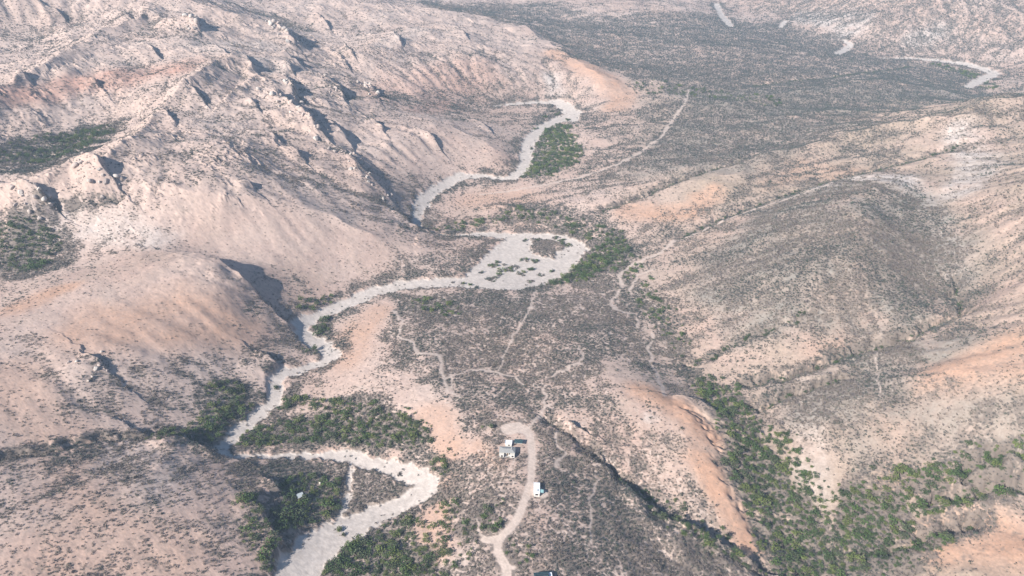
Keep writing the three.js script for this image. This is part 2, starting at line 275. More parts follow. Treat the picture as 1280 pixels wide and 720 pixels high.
  ['d.68',[[78.1,-269,5.2],[105.9,-268,5.2]]],
  ['d.68',[[74.9,-277,5.3],[101.4,-275,5.2]]],
  ['d.68',[[71.4,-284,5.4],[100.6,-281,5.3]]],
  ['d.68',[[67.7,-291,5.4],[99.2,-288,5.4]]],
  ['d.68',[[68.8,-299,5.5],[99.9,-296,5.4]]],
  ['d.68',[[73.9,-304,5.5],[96.3,-302,5.5]]],
  ['g.8',[[224.5,-257,5],[245.6,-253,4.9]]],
  ['g.8',[[201.1,-256,5],[215.3,-253,5]]],
  ['g.8',[[160.1,-237,4.9],[189.5,-228,4.7]]],
  ['g.8',[[185.3,-244,4.9],[211.1,-236,4.8]]],
  ['g.8',[[173,-241,4.9],[202.2,-232,4.8]]],
  ['d.9',[[182.8,-337,6.9],[219.8,-319,6.5]]],
  ['d.9',[[198.5,-342,6.9],[223.7,-328,6.7]]],
  ['d.9',[[222,-366,7.2],[252.4,-344,6.8]]],
  ['d.9',[[239,-372,7.3],[265.8,-346,6.8]]],
  ['d.88',[[162.6,-434,13.9],[217.7,-412,13.2],[278.4,-408,13.1]]],
  ['d.88',[[162.5,-456,14.4],[223.3,-423,13.4],[298,-426,13.5]]],
  ['d.88',[[167.7,-477,14.9],[208.1,-444,13.9],[253.1,-432,13.5],[310.1,-441,13.8]]],
  ['d.88',[[178.4,-496,15.3],[237,-450,13.9],[317.1,-457,14.1]]],
  ['d.88',[[195.9,-515,15.7],[246.8,-469,14.3],[320.6,-477,14.5]]],
  ['d.88',[[216.3,-540,16.2],[258.6,-492,14.8],[326.7,-502,15.1]]],
  ['d.88',[[245.7,-568,16.8],[319.1,-527,15.6]]],
  ['d.75',[[241.6,-367,13.4],[261.7,-346,12.6]]],
  ['d.75',[[197.6,-406,14.3],[273.7,-397,14]]],
  ['d.75',[[183.9,-434,14.9],[235.2,-418,14.4],[296.2,-422,14.5]]],
  ['d.75',[[170.8,-467,15.9],[231.4,-432,14.7],[308.3,-437,14.8]]],
  ['d.75',[[176.9,-490,16.4],[235.7,-446,14.9],[315.3,-453,15.2]]],
  ['d.75',[[193.5,-507,16.8],[245,-464,15.3],[318.2,-472,15.6]]],
  ['d.75',[[209,-537,17.5],[253.3,-486,15.9],[323.9,-496,16.2]]],
  ['d.75',[[237.3,-563,18.1],[329.4,-521,16.8]]],
  ['g.5',[[-473.4,-621,10.4],[-402.9,-615,10.3]]],
  ['g.5',[[-463.6,-642,10.6],[-400.2,-644,10.7]]],
  ['g.5',[[-446.6,-666,11],[-403.2,-672,11.1]]],
  ['g.5',[[-396.2,-477,8.7],[-362.1,-473,8.6]]],
  ['g.5',[[-402.9,-489,8.8],[-363.6,-487,8.8]]],
  ['g.5',[[-407.6,-499,8.9],[-369.4,-499,8.9]]],
  ['d.95',[[-450.5,-583,11.3],[-399,-565,10.9]]],
  ['d.95',[[-460.5,-599,11.5],[-390.3,-575,11.1]]],
  ['d.95',[[-469.5,-614,11.7],[-380,-589,11.3]]],
  ['d.95',[[-476.8,-627,11.9],[-383,-614,11.7]]],
  ['d.95',[[-468.7,-645,12.2],[-395.5,-650,12.3]]],
  ['d.95',[[-454.6,-667,12.5],[-396.6,-675,12.7]]],
  ['d.95',[[-429.9,-694,13],[-400.2,-696,13]]],
  ['d.95',[[-386.8,-462,9.7],[-358.7,-457,9.6]]],
  ['d.95',[[-395,-475,9.9],[-346.6,-468,9.7]]],
  ['d.95',[[-400.7,-485,10],[-347,-480,9.9]]],
  ['d.95',[[-405.4,-494,10.1],[-350,-491,10.1]]],
  ['d.95',[[-408.4,-501,10.2],[-358.7,-501,10.2]]],
  ['d.95',[[-411.4,-508,10.3],[-373.6,-509,10.3]]],
  ['d.9',[[-88.9,-276,3.1],[-71.1,-276,3.1]]],
  ['d.9',[[-88.4,-285,3.2],[-58.5,-283,3.1]]],
  ['d.9',[[-92,-293,3.2],[-59.4,-291,3.2]]],
  ['d.9',[[-196.2,-352,7.1],[-177.2,-360,7.3]]],
  ['d.9',[[-191.4,-344,7.1],[-165.4,-353,7.2]]],
  ['d.9',[[-95.4,-228,5.6],[-30.7,-220,5.4]]],
  ['d.9',[[-93.9,-239,5.7],[-31.6,-231,5.5]]],
  ['d.9',[[-88.5,-252,5.9],[-49.8,-248,5.8]]],
  ['d.9',[[-134.1,-256,5.9],[-95.4,-265,6.1]]],
  ['d.9',[[-143.3,-272,6.1],[-96.8,-282,6.3]]],
  ['d.9',[[-152.7,-286,6.3],[-101.2,-293,6.4]]],
  ['d.9',[[-202.7,-311,6.6],[-156.1,-322,6.8],[-101.8,-320,6.8],[-47.3,-312,6.6]]],
  ['d.9',[[-170,-335,7],[-109.3,-333,7],[-48.3,-324,6.8]]],
  ['d.9',[[-112.2,-347,7.1],[-54.5,-337,6.9]]],
  ['d.95',[[136,-238,9.9],[170.2,-234,9.7],[198.7,-225,9.4]]],
  ['d.95',[[134.4,-248,10.1],[191.1,-240,9.8]]],
  ['d.95',[[133,-260,10.3],[199.7,-252,10]]],
  ['d.95',[[130.9,-270,10.5],[181.3,-267,10.4],[225.2,-258,10]]],
  ['d.95',[[129,-281,10.7],[161.3,-283,10.8]]],
  ['d.95',[[127.3,-293,10.9],[160.8,-296,11]]],
  ['d.95',[[132.4,-312,11.3],[152.3,-314,11.4]]],
  ['g.7',[[172.8,-265,5.2],[201.8,-258,5]]],
  ['g.7',[[228.8,-268,5.1],[252.6,-262,5]]],
  ['g.7',[[205.4,-268,5.1],[234.2,-262,5]]],
  ['g.7',[[177.8,-269,5.2],[207.8,-263,5.1]]],
  ['g.9',[[143.1,-234,5.7],[165.5,-231,5.7]]],
  ['g.9',[[144.8,-240,5.8],[170.9,-236,5.7]]],
  ['g.9',[[145.5,-249,5.9],[181.1,-243,5.8]]],
  ['g.9',[[143,-256,6],[186.9,-249,5.8]]],
  ['g.9',[[138.3,-263,6.1],[197,-255,5.9]]],
  ['g.9',[[135.8,-271,6.1],[162.1,-271,6.1]]],
  ['g.9',[[133.5,-280,6.2],[160.8,-281,6.3]]],
  ['g.9',[[131.1,-289,6.3],[157,-291,6.4]]],
  ['g.9',[[137.5,-304,6.5],[156.7,-305,6.5]]],
  ['d.85',[[432.2,-691,8],[484.8,-654,7.6]]],
  ['d.85',[[335.4,-673,8],[414,-623,7.4]]],
  ['d.85',[[277.1,-615,7.5],[306,-571,7]]],
  ['d.35',[[-200.2,-501,16.8],[-109.7,-532,17.8]]],
  ['d.35',[[-268.2,-502,16.6],[-198.8,-521,17.2],[-125.7,-549,18.2]]],
  ['d.35',[[-285.6,-517,16.9],[-230.3,-529,17.3],[-174.6,-549,17.9],[-116.9,-582,19]]],
  ['d.35',[[-151.8,-620,19.7],[-112.6,-657,20.9]]],
  ['d.35',[[-175.7,-754,22.8],[-39.1,-839,25.4]]],
  ['d.35',[[-169.1,-717,22],[-98.1,-756,23.2],[-18.7,-794,24.3]]],
  ['d.35',[[-170.7,-681,21.1],[-99.4,-724,22.5],[-18,-754,23.4]]],
  ['d.5',[[-241.7,-817,27.9],[-181.5,-886,30.2]]],
  ['d.5',[[-89.1,-993,33.4],[23.1,-1032,34.7]]],
  ['d.5',[[-221.6,-1002,33.2],[-125.9,-1035,34.3],[-23.7,-1071,35.5]]],
  ['d.5',[[-273.6,-1144,37.3],[-149.9,-1149,37.5]]],
  ['d.5',[[-212.1,-552,20.5],[-128.1,-608,22.6]]],
  ['d.5',[[-273,-561,20.5],[-219.5,-582,21.2],[-167,-624,22.8]]],
  ['d.5',[[-297.4,-593,21.2],[-214.3,-641,23]]],
  ['d.5',[[-301.5,-641,22.6],[-238.8,-677,23.9]]],
  ['d.5',[[-358.3,-703,24.4],[-257.8,-718,25]]],
  ['d.5',[[-415.1,-760,25.9],[-309.3,-755,25.8]]],
  ['d.5',[[-445.5,-813,27.3],[-350.2,-824,27.6]]],
  ['d.5',[[-641.3,-941,31],[-511,-894,29.5]]],
  ['d.5',[[-674.5,-975,31.6],[-583.1,-999,32.4],[-472.8,-994,32.2]]],
  ['d.75',[[623.9,-1264,49.9],[684.4,-1248,49.3]]],
  ['d.75',[[740,-1255,49.3],[845.5,-1210,47.6]]],
  ['d.75',[[660.9,-1295,50.6],[856.1,-1232,48.2]]],
  ['d.75',[[656.1,-1321,51.3],[766.1,-1290,50.1],[866.5,-1254,48.7]]],
  ['d.75',[[654.5,-1353,52.4],[765.7,-1307,50.6],[875.1,-1272,49.2]]],
  ['d.75',[[561.8,-1544,59.5],[657.8,-1397,53.8],[765.2,-1324,51],[884.9,-1292,49.8]]],
  ['d.75',[[571.7,-1578,60.5],[669,-1427,54.7],[771.6,-1341,51.4],[895.4,-1313,50.4]]],
  ['d.6',[[-80.8,-516,10.8],[-40.6,-519,10.8]]],
  ['d.6',[[-68.6,-529,11],[-27.6,-533,11.1]]],
  ['d.6',[[-56.3,-548,11.3],[-21.3,-552,11.3]]],
  ['d.6',[[-58.3,-573,11.7],[-29.3,-575,11.7]]],
  ['d.5',[[309.3,-400,12.8],[315.7,-370,11.8]]],
  ['d.5',[[323.2,-437,13.6],[334.7,-403,12.6]]],
  ['d.5',[[339.4,-463,14],[351.9,-435,13.2]]],
  ['d.5',[[353,-521,15.4],[371.3,-471,13.9]]],
  ['d.5',[[368.8,-565,16.4],[396.9,-513,14.9]]],
  ['d.5',[[209,-667,19.3],[281.5,-649,18.8]]],
  ['d.5',[[263.2,-879,24.3],[359,-866,23.9]]],
  ['d.5',[[-32.6,-659,19.5],[47.4,-639,19]]],
  ['d.5',[[0,-681,20],[64.8,-662,19.4]]],
  ['d.45',[[-262.9,-305,16.3],[-211.9,-324,17.3]]],
  ['d.45',[[-278.1,-319,16.7],[-242.2,-330,17.3],[-205.5,-345,18]]],
  ['d.45',[[-278.6,-338,17.3],[-238.8,-350,17.9],[-198.7,-368,18.8]]],
  ['d.45',[[-315.9,-355,17.8],[-271.8,-362,18.1]]],
  ['d.5',[[-220.9,-294,18],[-187.1,-305,18.7]]],
  ['d.5',[[-232.8,-211,14.6],[-195.5,-214,14.8],[-159.3,-220,15.2],[-122.4,-229,15.8]]],
  ['d.5',[[-239.7,-223,15],[-203.3,-227,15.2],[-166.2,-232,15.6],[-129.5,-241,16.2]]],
  ['d.5',[[-248.3,-237,15.5],[-210.8,-240,15.7],[-173.8,-245,16],[-137.7,-255,16.7]]],
  ['d.5',[[-251.4,-254,16.2],[-218.3,-258,16.5],[-184,-262,16.7],[-150.9,-270,17.2]]],
  ['d.5',[[-258,-265,16.6],[-224.2,-271,17],[-188.5,-277,17.4],[-152.7,-286,18]]],
  ['d.6',[[22.3,-287,9.8],[54.4,-292,10]]],
  ['d.6',[[27.3,-297,10],[45.8,-299,10.1]]],
  ['d.8',[[-22.7,-217,9.9],[17.4,-214,9.7],[59.2,-221,10],[104.9,-231,10.5]]],
  ['d.8',[[-31.2,-226,10.1],[10.1,-220,9.9],[51.9,-226,10.1],[97.6,-236,10.6]]],
  ['d.8',[[3.9,-229,10.1],[45.6,-234,10.3],[90.9,-244,10.7]]],
  ['d.8',[[0,-239,10.3],[71,-251,10.9]]],
  ['d.8',[[-33.7,-257,10.9],[14.3,-249,10.6],[63.8,-260,11.1]]],
  ['d.8',[[-34.5,-268,11.2],[10.5,-260,10.9],[56.3,-269,11.3]]],
  ['d.8',[[-35.3,-279,11.5],[8.6,-271,11.2],[53,-279,11.5]]],
  ['d.8',[[-26.9,-288,11.7],[0,-283,11.5]]],
  ['d.8',[[-23.4,-310,12.2],[-9.3,-308,12.1]]],
  ['d.8',[[-24,-323,12.5],[19.1,-322,12.4]]],
  ['d.85',[[-29.7,-338,12.9],[49,-335,12.8]]],
  ['d.85',[[-40.6,-351,13.2],[5,-349,13.1],[50.2,-347,13.1]]],
  ['d.85',[[-52.2,-365,13.6],[2.6,-363,13.5],[56.6,-360,13.4]]],
  ['d.85',[[-64.4,-380,14],[0,-379,13.9],[63.7,-376,13.8]]],
  ['d.85',[[-71.9,-396,14.4],[-18.3,-394,14.3],[34.7,-392,14.2],[88.7,-397,14.4]]],
  ['d.85',[[-79.6,-412,14.8],[-28.4,-411,14.8],[22.6,-409,14.7],[73.8,-411,14.8]]],
  ['d.85',[[-81.9,-428,15.2],[-27.1,-425,15.1],[27.1,-424,15.1],[81.9,-428,15.2]]],
  ['d.85',[[-90.8,-447,15.7],[-31.9,-442,15.6],[25.9,-441,15.5],[84.1,-444,15.6]]],
  ['d.85',[[-87.7,-467,16.3],[-12.4,-461,16.1],[61.7,-460,16]]],
  ['d.62',[[187.1,-286,13.4],[231.4,-275,12.9]]],
  ['d.62',[[190,-295,13.6],[223.7,-286,13.2],[253.9,-276,12.7]]],
  ['d.62',[[186,-308,13.9],[230,-293,13.3],[268.6,-278,12.6]]],
  ['d.62',[[174.4,-326,14.5],[208.7,-312,13.9],[240,-299,13.3]]],
  ['d.62',[[202.3,-329,14.4],[238.3,-310,13.6],[271.2,-294,12.9]]],
  ['d.62',[[215.8,-340,14.7],[246.1,-319,13.8],[274.4,-302,13.1]]],
  ['d.62',[[142.2,-415,17.1],[186.8,-395,16.2],[235.9,-391,16.1]]],
  ['d.62',[[140.8,-434,17.6],[197.6,-406,16.5],[258.9,-399,16.2]]],
  ['d.62',[[139.8,-456,18.2],[186.6,-424,17],[236.2,-412,16.5],[291.8,-413,16.5]]],
  ['d.62',[[144,-476,18.8],[192,-438,17.3],[242.9,-423,16.7],[304.7,-429,16.9]]],
  ['d.62',[[154.5,-496,19.3],[200.3,-454,17.7],[248.9,-436,17],[311.8,-445,17.3]]],
  ['d.62',[[159.7,-518,20],[206.4,-468,18],[257.1,-448,17.3],[320.8,-454,17.5]]],
  ['d.62',[[166.1,-544,20.8],[211.8,-485,18.5],[262.5,-462,17.6],[326.8,-467,17.8]]],
  ['d.62',[[184.1,-562,21.2],[222.6,-500,18.9],[269.5,-479,18.1],[329.9,-485,18.3]]],
  ['d.62',[[208,-575,21.5],[256.3,-501,18.8],[334.6,-506,18.9]]],
  ['d.62',[[233.7,-591,21.9],[269.2,-525,19.5],[332.1,-527,19.5]]],
  ['d.62',[[265.3,-602,22.1],[328.1,-547,20.1]]],
  ['d.82',[[120.7,-720,22.4],[191.4,-695,21.6],[258.3,-674,21]]],
  ['d.82',[[142,-747,23.1],[215.6,-726,22.4],[284.4,-704,21.7]]],
  ['d.82',[[173.4,-774,23.7],[263.7,-758,23.2],[332.1,-704,21.6]]],
  ['d.82',[[179.8,-808,24.6],[278.2,-792,24.1],[353.3,-736,22.4]]],
  ['d.82',[[204.2,-836,25.3],[308.9,-817,24.7],[382.8,-748,22.6]]],
  ['d.82',[[229.9,-865,26],[337.3,-846,25.4],[417.3,-785,23.6]]],
  ['d.82',[[247.2,-897,26.8],[371.7,-887,26.5],[494.5,-879,26.2]]],
  ['d.82',[[255.4,-933,27.7],[361.4,-932,27.6],[470.8,-938,27.8],[581.4,-944,28]]],
  ['d.82',[[232,-975,28.7],[356.9,-974,28.7],[485,-980,28.9],[642,-1030,30.3]]],
  ['d.82',[[228,-1012,29.6],[330.7,-1012,29.6],[435.4,-1017,29.8],[543.3,-1026,30.1],[679.5,-1077,31.6]]],
  ['d.84',[[187.7,-1048,39.9],[301.5,-1056,40.2],[415.8,-1061,40.4],[537.6,-1079,41.1],[683.8,-1131,43.1]]],
  ['d.84',[[157,-1085,41.1],[269.1,-1099,41.6],[381,-1104,41.8],[499.1,-1121,42.4],[633.8,-1162,44]]],
  ['d.84',[[125.2,-1131,42.6],[271.1,-1148,43.2],[418,-1156,43.5],[582,-1195,45]]],
  ['d.84',[[103.4,-1174,43.9],[241.9,-1199,44.9],[379.8,-1204,45.1],[535.7,-1248,46.7]]],
  ['d.84',[[93.6,-1222,45.5],[242.2,-1253,46.6],[393.8,-1270,47.3],[559.1,-1310,48.7]]],
  ['d.84',[[68.8,-1263,46.8],[213.5,-1307,48.4],[360.9,-1326,49.1],[520.9,-1367,50.6]]],
  ['d.84',[[28.2,-1303,48],[177.5,-1365,50.3],[328.2,-1377,50.7],[492.3,-1420,52.3]]],
  ['d.84',[[-14.7,-1361,49.9],[183.9,-1422,52.1],[392.6,-1457,53.4]]],
  ['d.84',[[-103.5,-1379,50.3],[96.1,-1493,54.4]]],
  ['d.84',[[-152.1,-1499,54.4],[66.5,-1557,56.5]]],
  ['d.95',[[-128.7,-1505,64.4],[89.8,-1385,67.4],[297.4,-1299,63.7],[430.2,-1223,53.8]]],
  ['d.95',[[123.3,-1112,61.6],[304.4,-1044,70.3],[416.3,-1028,69.4]]],
  ['d.8',[[184.5,-890,46.1],[292.2,-875,60.5],[408.7,-890,56.2],[531.4,-953,54.2]]],
  ['d.75',[[176.3,-743,44.1],[236.6,-710,42.3],[323.6,-722,42.6],[374.2,-694,32.5]]],
  ['d.7',[[102.5,-885,30.8],[129.3,-783,32.3],[82.3,-677,32.9]]],
  ['d.9',[[-86,-456,13.5],[-48.7,-452,24.4],[0,-444,27],[41.1,-431,26.4]]],
  ['d.9',[[-61.3,-401,22.3],[-10.9,-390,30],[32.6,-388,27.2]]],
  ['d.75',[[-29.7,-338,24.7],[19.7,-336,24.6],[41.1,-359,23.1]]],
  ['d.95',[[26.3,-279,17.5],[41.6,-254,27],[59.7,-233,27.9]]],
  ['d.9',[[-21.6,-270,19.4],[-16.3,-247,14.3],[7.6,-220,19],[34.6,-223,23.1]]],
  ['d.8',[[22.7,-296,11.3],[0,-266,10.6]]],
  ['d.6',[[-101.8,-440,12],[-106.4,-400,11.2]]],
  ['d.85',[[7.8,-623,31.1],[59.8,-593,29.9],[92.4,-555,24.9],[72.5,-501,26.4],[92.6,-460,18.5]]],
  ['d.8',[[110.7,-458,15.4],[116,-407,12.5],[120.4,-363,11.5]]],
  ['d.7',[[65.4,-389,16.3],[84.6,-372,10.6]]],
  ['d.8',[[278.1,-361,10.9],[254.3,-356,11],[227.3,-356,9.1],[206.2,-350,7]]],
  ['d.65',[[276.3,-534,39.5],[240.9,-445,45.9],[197.6,-406,32.9],[261.5,-423,33.4]]],
  ['d.6',[[193.5,-507,32.2],[159,-465,27.5]]],
  ['d.7',[[219.2,-328,19.1],[182.4,-323,19.2],[190,-295,18.1],[166.7,-302,13.9]]],
  ['d.7',[[257.6,-296,17.5],[234.3,-283,17.4],[268.6,-278,12.6]]],
  ['d.75',[[206.4,-241,8.1],[232.3,-249,10.2],[254.6,-250,8.1],[163.5,-236,16.3],[188.7,-226,11.8]]],
  ['d.6',[[80.8,-288,13.5],[90.9,-269,13],[73.1,-298,11.4]]],
  ['d.9',[[-389.6,-502,28.7],[-392.7,-482,24.9],[-363.6,-487,15.7]]],
  ['d.85',[[-465.2,-607,21.8],[-438.9,-637,22.7],[-415.7,-665,15.7],[-402.5,-705,8.2]]],
  ['d.62',[[-232.4,-269,21.1],[-214,-265,16.8],[-236.1,-255,16.3],[-190.7,-276,13],[-161.1,-275,13.1]]],
  ['d.6',[[-253.3,-352,14.9],[-236.4,-344,12.3],[-253,-320,14.1],[-196.9,-362,20.7]]],
  ['d.5',[[-232.8,-211,25.5],[-194.6,-219,26.2],[-158.5,-238,23.8]]],
  ['d.6',[[-192.5,-416,7.9],[-183.3,-439,8.3],[-164.5,-408,9.1],[-178.8,-384,10.8]]],
  ['d.7',[[-35.1,-544,14],[-55.3,-534,17.3],[-81.2,-520,13.5]]],
  ['d.7',[[-427.8,-1177,25.2],[-375.2,-1182,20.4],[-313.5,-1131,14.8]]],
  ['d.6',[[-84.5,-923,31.7],[-32.9,-962,27.4],[-170.7,-880,16.1],[0,-997,33.8]]],
  ['d.6',[[-473.4,-969,21],[-406.6,-930,15.2],[-485.3,-925,15.2]]],
  ['d.5',[[583.5,-1467,63.1],[678.7,-1308,84.8],[761.5,-1244,68]]],
  ['d.65',[[716.3,-1375,87.7],[644.8,-1436,61.4],[818.8,-1291,69.4]]],
  ['d.5',[[-233.8,-586,14.2],[-231,-624,11.2]]],
  ['d.5',[[-311.3,-536,7.9],[-306,-540,6.7]]],
  ['d.7',[[-68.2,-287,6.4],[-80.3,-277,5.4],[-77.8,-290,5.5]]],
  ['d.8',[[28.9,-564,5.8],[35.4,-550,6.4]]],
  ['d.55',[[-649.9,-959,31.4],[-617,-976,21.3]]],
  ['d.1.0',[[-155.7,-294,10.1],[-128,-291,9.1],[-101.2,-293,6.4],[-131.7,-275,6.1]]],
  ['d.7',[[-127.5,-247,4.1],[-116.5,-235,3.2]]],
  ['g.8',[[-203.5,-308,5.6],[-193.2,-315,6.7],[-183.7,-323,6.8],[-180.7,-339,8],[-178.7,-352,8.2],[-187.2,-353,6.2]]],
  ['g.9',[[-161.8,-317,5.8],[-144.4,-323,7.8],[-117.4,-324,9.8],[-92.9,-325,9.8],[-67.6,-321,8.7],[-52.2,-313,5.7]]],
  ['g.6',[[-166.3,-339,5],[-145.5,-355,4.2],[-89.1,-333,4.9]]],
  ['g.9',[[-118,-279,9.8],[-106.2,-275,9.7],[-109.8,-263,10.3],[-123.2,-253,5.8]]],
  ['g.7',[[-126.5,-237,4.8],[-116.5,-228,4.7],[-139.3,-260,4.2]]],
  ['g.9',[[-84.4,-232,9.6],[-71.8,-241,10.7],[-60,-232,12],[-46.8,-223,9.7]]],
  ['g.6',[[-58.5,-250,8.4],[-39.8,-233,8.8],[-33.7,-257,4.2]]],
  ['g.8',[[-41.6,-289,4.1],[-38.1,-291,4.1]]],
  ['g.95',[[33,-501,6.6],[53.8,-514,9.4],[72.4,-532,9.7],[91.2,-557,8.5]]],
  ['g.35',[[-67.7,-596,4.5],[-30.7,-611,6.9],[7.8,-623,9.3],[45.5,-605,9.1],[80.3,-576,10.2]]],
  ['g.9',[[49.6,-849,13.9],[60,-778,16.6],[44.1,-734,17.6],[17.4,-721,8.7]]],
  ['g.6',[[-157.3,-458,6.2],[-147.4,-468,6.3],[-142.2,-406,4]]],
  ['g.35',[[-68.1,-461,12.4],[-48.1,-445,8.4]]],
  ['g.7',[[129.5,-357,9.3],[137.6,-313,11.4],[143.9,-284,16.2],[149.2,-262,19.5],[153.1,-240,18.6]]],
  ['g.7',[[160.8,-252,10.6],[186.5,-259,12.7],[207.4,-263,11],[235.9,-266,10.1],[264.8,-266,6.6]]],
  ['g.6',[[164.1,-238,8.2],[185.8,-236,5.7],[211.8,-237,3.2]]],
  ['g.35',[[88.5,-253,8.4],[107.1,-241,8.2],[65.9,-275,3.5]]],
  ['g.4',[[3.8,-225,4.6],[0,-221,3.8],[-8.2,-251,6.6],[-31.2,-226,7.8]]],
  ['g.4',[[-401.8,-487,16.3],[-376.2,-487,16.3]]],
  ['g.35',[[-438.9,-637,15.1],[-418.8,-687,12.9]]],
  ['g.15',[[280.2,-947,21.6],[332.6,-908,20.8],[201.2,-988,33.5]]],
  ['g.4',[[692,-1173,7.8],[723,-1133,10.1],[704.8,-1047,9.5]]],
  ['g.25',[[114.6,-446,8.4],[117.1,-398,5.6],[86.9,-569,14.5]]],
  ['g.12',[[510.5,-1255,19.3],[577.9,-1155,12.8],[626.1,-1347,14.6]]],
  ['g.3',[[-2.3,-308,2.3],[-14.2,-315,1.9]]],
  ['b.7',[[94.6,-330,6.8],[109.1,-318,9.5],[110,-300,7.3]]],
  ['b.8',[[102.5,-286,4.5],[109.6,-277,6.1],[117.5,-261,5.1],[122.9,-246,3.3]]],
  ['b.25',[[80.8,-350,9.1],[68.8,-374,6.4],[73.1,-333,8.8]]],
  ['b.35',[[50.5,-350,5],[61.5,-358,5.1]]],
  ['b.55',[[-39.9,-310,6.6],[-48.6,-327,5.8],[-65.1,-342,7],[-38.6,-325,4.8]]],
  ['b.45',[[-104.1,-419,8.1],[-108.3,-381,9.7],[-100.1,-466,7.5],[-116.1,-366,8.4]]],
  ['b.6',[[181.5,-347,6.1],[207.2,-353,4],[166.2,-344,5]]],
  ['b.8',[[161.3,-283,4.5],[170.7,-286,8.1],[171.2,-267,3.5],[152.3,-314,5.7]]],
  ['b.75',[[211.3,-252,6.6],[229.1,-250,8.2]]],
  ['b.6',[[225.8,-224,19.1],[243.9,-225,15.2]]],
  ['b.6',[[160.9,-622,15.3],[203.4,-643,10.9],[120.8,-607,10.6]]],
  ['b.7',[[159,-926,17],[133.7,-985,17.8],[100.5,-1060,16.5],[148,-1012,15.9]]],
  ['b.8',[[98.3,-795,7.5],[106.9,-788,5.6]]],
  ['b.5',[[-31.6,-231,5.5],[-41.9,-254,8.4],[-45.4,-247,6.6]]],
  ['b.5',[[-27.5,-299,6.4],[-36.6,-296,5.5]]],
  ['b.85',[[0,-681,16.7],[-32.9,-668,16.5],[-56.5,-651,16.1]]],
  ['b.6',[[258.9,-365,4.1],[258.6,-325,9.2],[278.5,-326,9.1]]],
  ['b.5',[[361.9,-528,19.4],[389.1,-643,15.3],[421,-578,13.8]]],
  ['b.5',[[-241.6,-409,32.9],[-272.5,-385,31.4],[-201.4,-411,16.8]]],
  ['b.6',[[-163,-534,40.8],[-224.3,-522,39.6],[-133.8,-557,21.1]]],
  ['b.7',[[-80,-749,44.4],[-138.3,-733,34.6],[-39.1,-839,19.6]]]],
soil: [
  ['o1.0',[[79.3,-341,6.9],[100.8,-324,8.6],[111.3,-306,8.3]]],
  ['o1.0',[[105.4,-289,6.3],[111.1,-273,6.1],[117.5,-261,6],[122.9,-246,5]]],
  ['o.8',[[61.2,-1108,12.2],[106.4,-1060,18.9],[152.6,-958,19.6],[137.2,-919,14.8]]],
  ['o.9',[[211.3,-229,11.7],[231.7,-228,15.4],[241.7,-221,15.1]]],
  ['o.8',[[252.1,-319,13.8],[273.1,-315,15.7],[289.2,-325,13.6]]],
  ['o.9',[[-329.9,-395,7.4],[-318.9,-413,7.7],[-307.4,-422,4.5]]],
  ['r.9',[[-508.1,-716,16.4],[-477.2,-767,19.1],[-437.1,-793,25],[-382.8,-815,27.3]]],
  ['o.7',[[-238.5,-401,21.7],[-210,-406,22.1],[-184.5,-405,14],[-269.5,-378,20.7]]],
  ['o.8',[[113.4,-608,12.1],[163.3,-595,11.9],[190,-617,9.1]]],
  ['o.6',[[-116.8,-423,11.7],[-104.3,-454,9.8],[-116.4,-393,11.1]]],
  ['o.6',[[-48.6,-327,9.7],[-36.9,-301,9.2],[-41.5,-249,8.3],[-39.8,-233,8]]],
  ['o.5',[[316.8,-624,15.1],[281.5,-649,18.8],[248.3,-640,15.5]]],
  ['o.5',[[246.1,-475,30],[264.5,-462,23.5],[211.9,-381,15.9]]],
  ['o.5',[[0,-662,24.5],[-40.8,-660,16.3]]],
  ['r.5',[[-173.1,-895,30.6],[-109.3,-972,43.7],[-45.5,-1017,34.1]]],
  ['r.6',[[-84.5,-923,14.8],[-119.2,-863,15.9]]],
  ['w.9',[[283.6,-596,11.6],[313.2,-586,15.7],[335.8,-577,14],[334.8,-533,7.9],[322.9,-470,4.8],[313,-425,4.5]]],
  ['w.7',[[428,-652,12.2],[399,-563,16.2],[361.9,-528,12.9]]],
  ['w.8',[[583.5,-1467,31.5],[626.1,-1347,26.2],[591.3,-1323,17.3]]],
  ['w.9',[[57.9,-1029,11.6],[62.5,-1001,11.4]]],
  ['w.8',[[689.2,-1261,19.3],[734,-1274,19.4]]],
  ['w.6',[[-389.6,-502,6.4],[-336.7,-514,13],[-279.9,-500,12.7],[-378.5,-523,13.1]]],
  ['w.6',[[-324.8,-953,21],[-388,-905,17.9],[-290.9,-867,19.4]]],
  ['w.6',[[-149.9,-1149,17.5],[-182.2,-1036,11.4]]],
  ['w.9',[[81.2,-317,1.9]]],
  ['w.35',[[-210.1,-281,17.5],[-184,-262,12.5]]],
  ['w.4',[[166.8,-287,6.3],[170.2,-270,3.5],[177,-348,10.1]]],
  ['o.4',[[-296.3,-321,18.5],[-258.3,-295,13.4],[-166.1,-219,22.7],[-199.2,-214,22.1]]],
  ['o.5',[[-18.2,-297,4.6],[-8.8,-284,3.5],[-14.4,-291,2.7]]],
  ['o.6',[[219.2,-241,1.2]]],
  ['o.5',[[208.1,-276,8.7],[221.5,-269,6],[212,-310,9.2]]],
  ['h.9',[[254.5,-574,19.8],[322.3,-534,18.4]]],
  ['h.9',[[229,-558,19.4],[264.8,-507,17.7],[326.6,-515,17.9]]],
  ['h.9',[[209,-537,18.9],[253.3,-486,17.1],[323.9,-496,17.4]]],
  ['h.9',[[195.9,-515,18.3],[246.8,-469,16.7],[320.6,-477,16.9]]],
  ['h.9',[[180.4,-503,18],[238.9,-455,16.3],[318.8,-461,16.5]]],
  ['h.9',[[170.4,-488,17.7],[210.9,-453,16.4],[255.5,-439,15.9],[313.6,-449,16.3]]],
  ['h.9',[[160.2,-470,17.3],[202.4,-437,16],[249.4,-426,15.6],[306.5,-433,15.9]]],
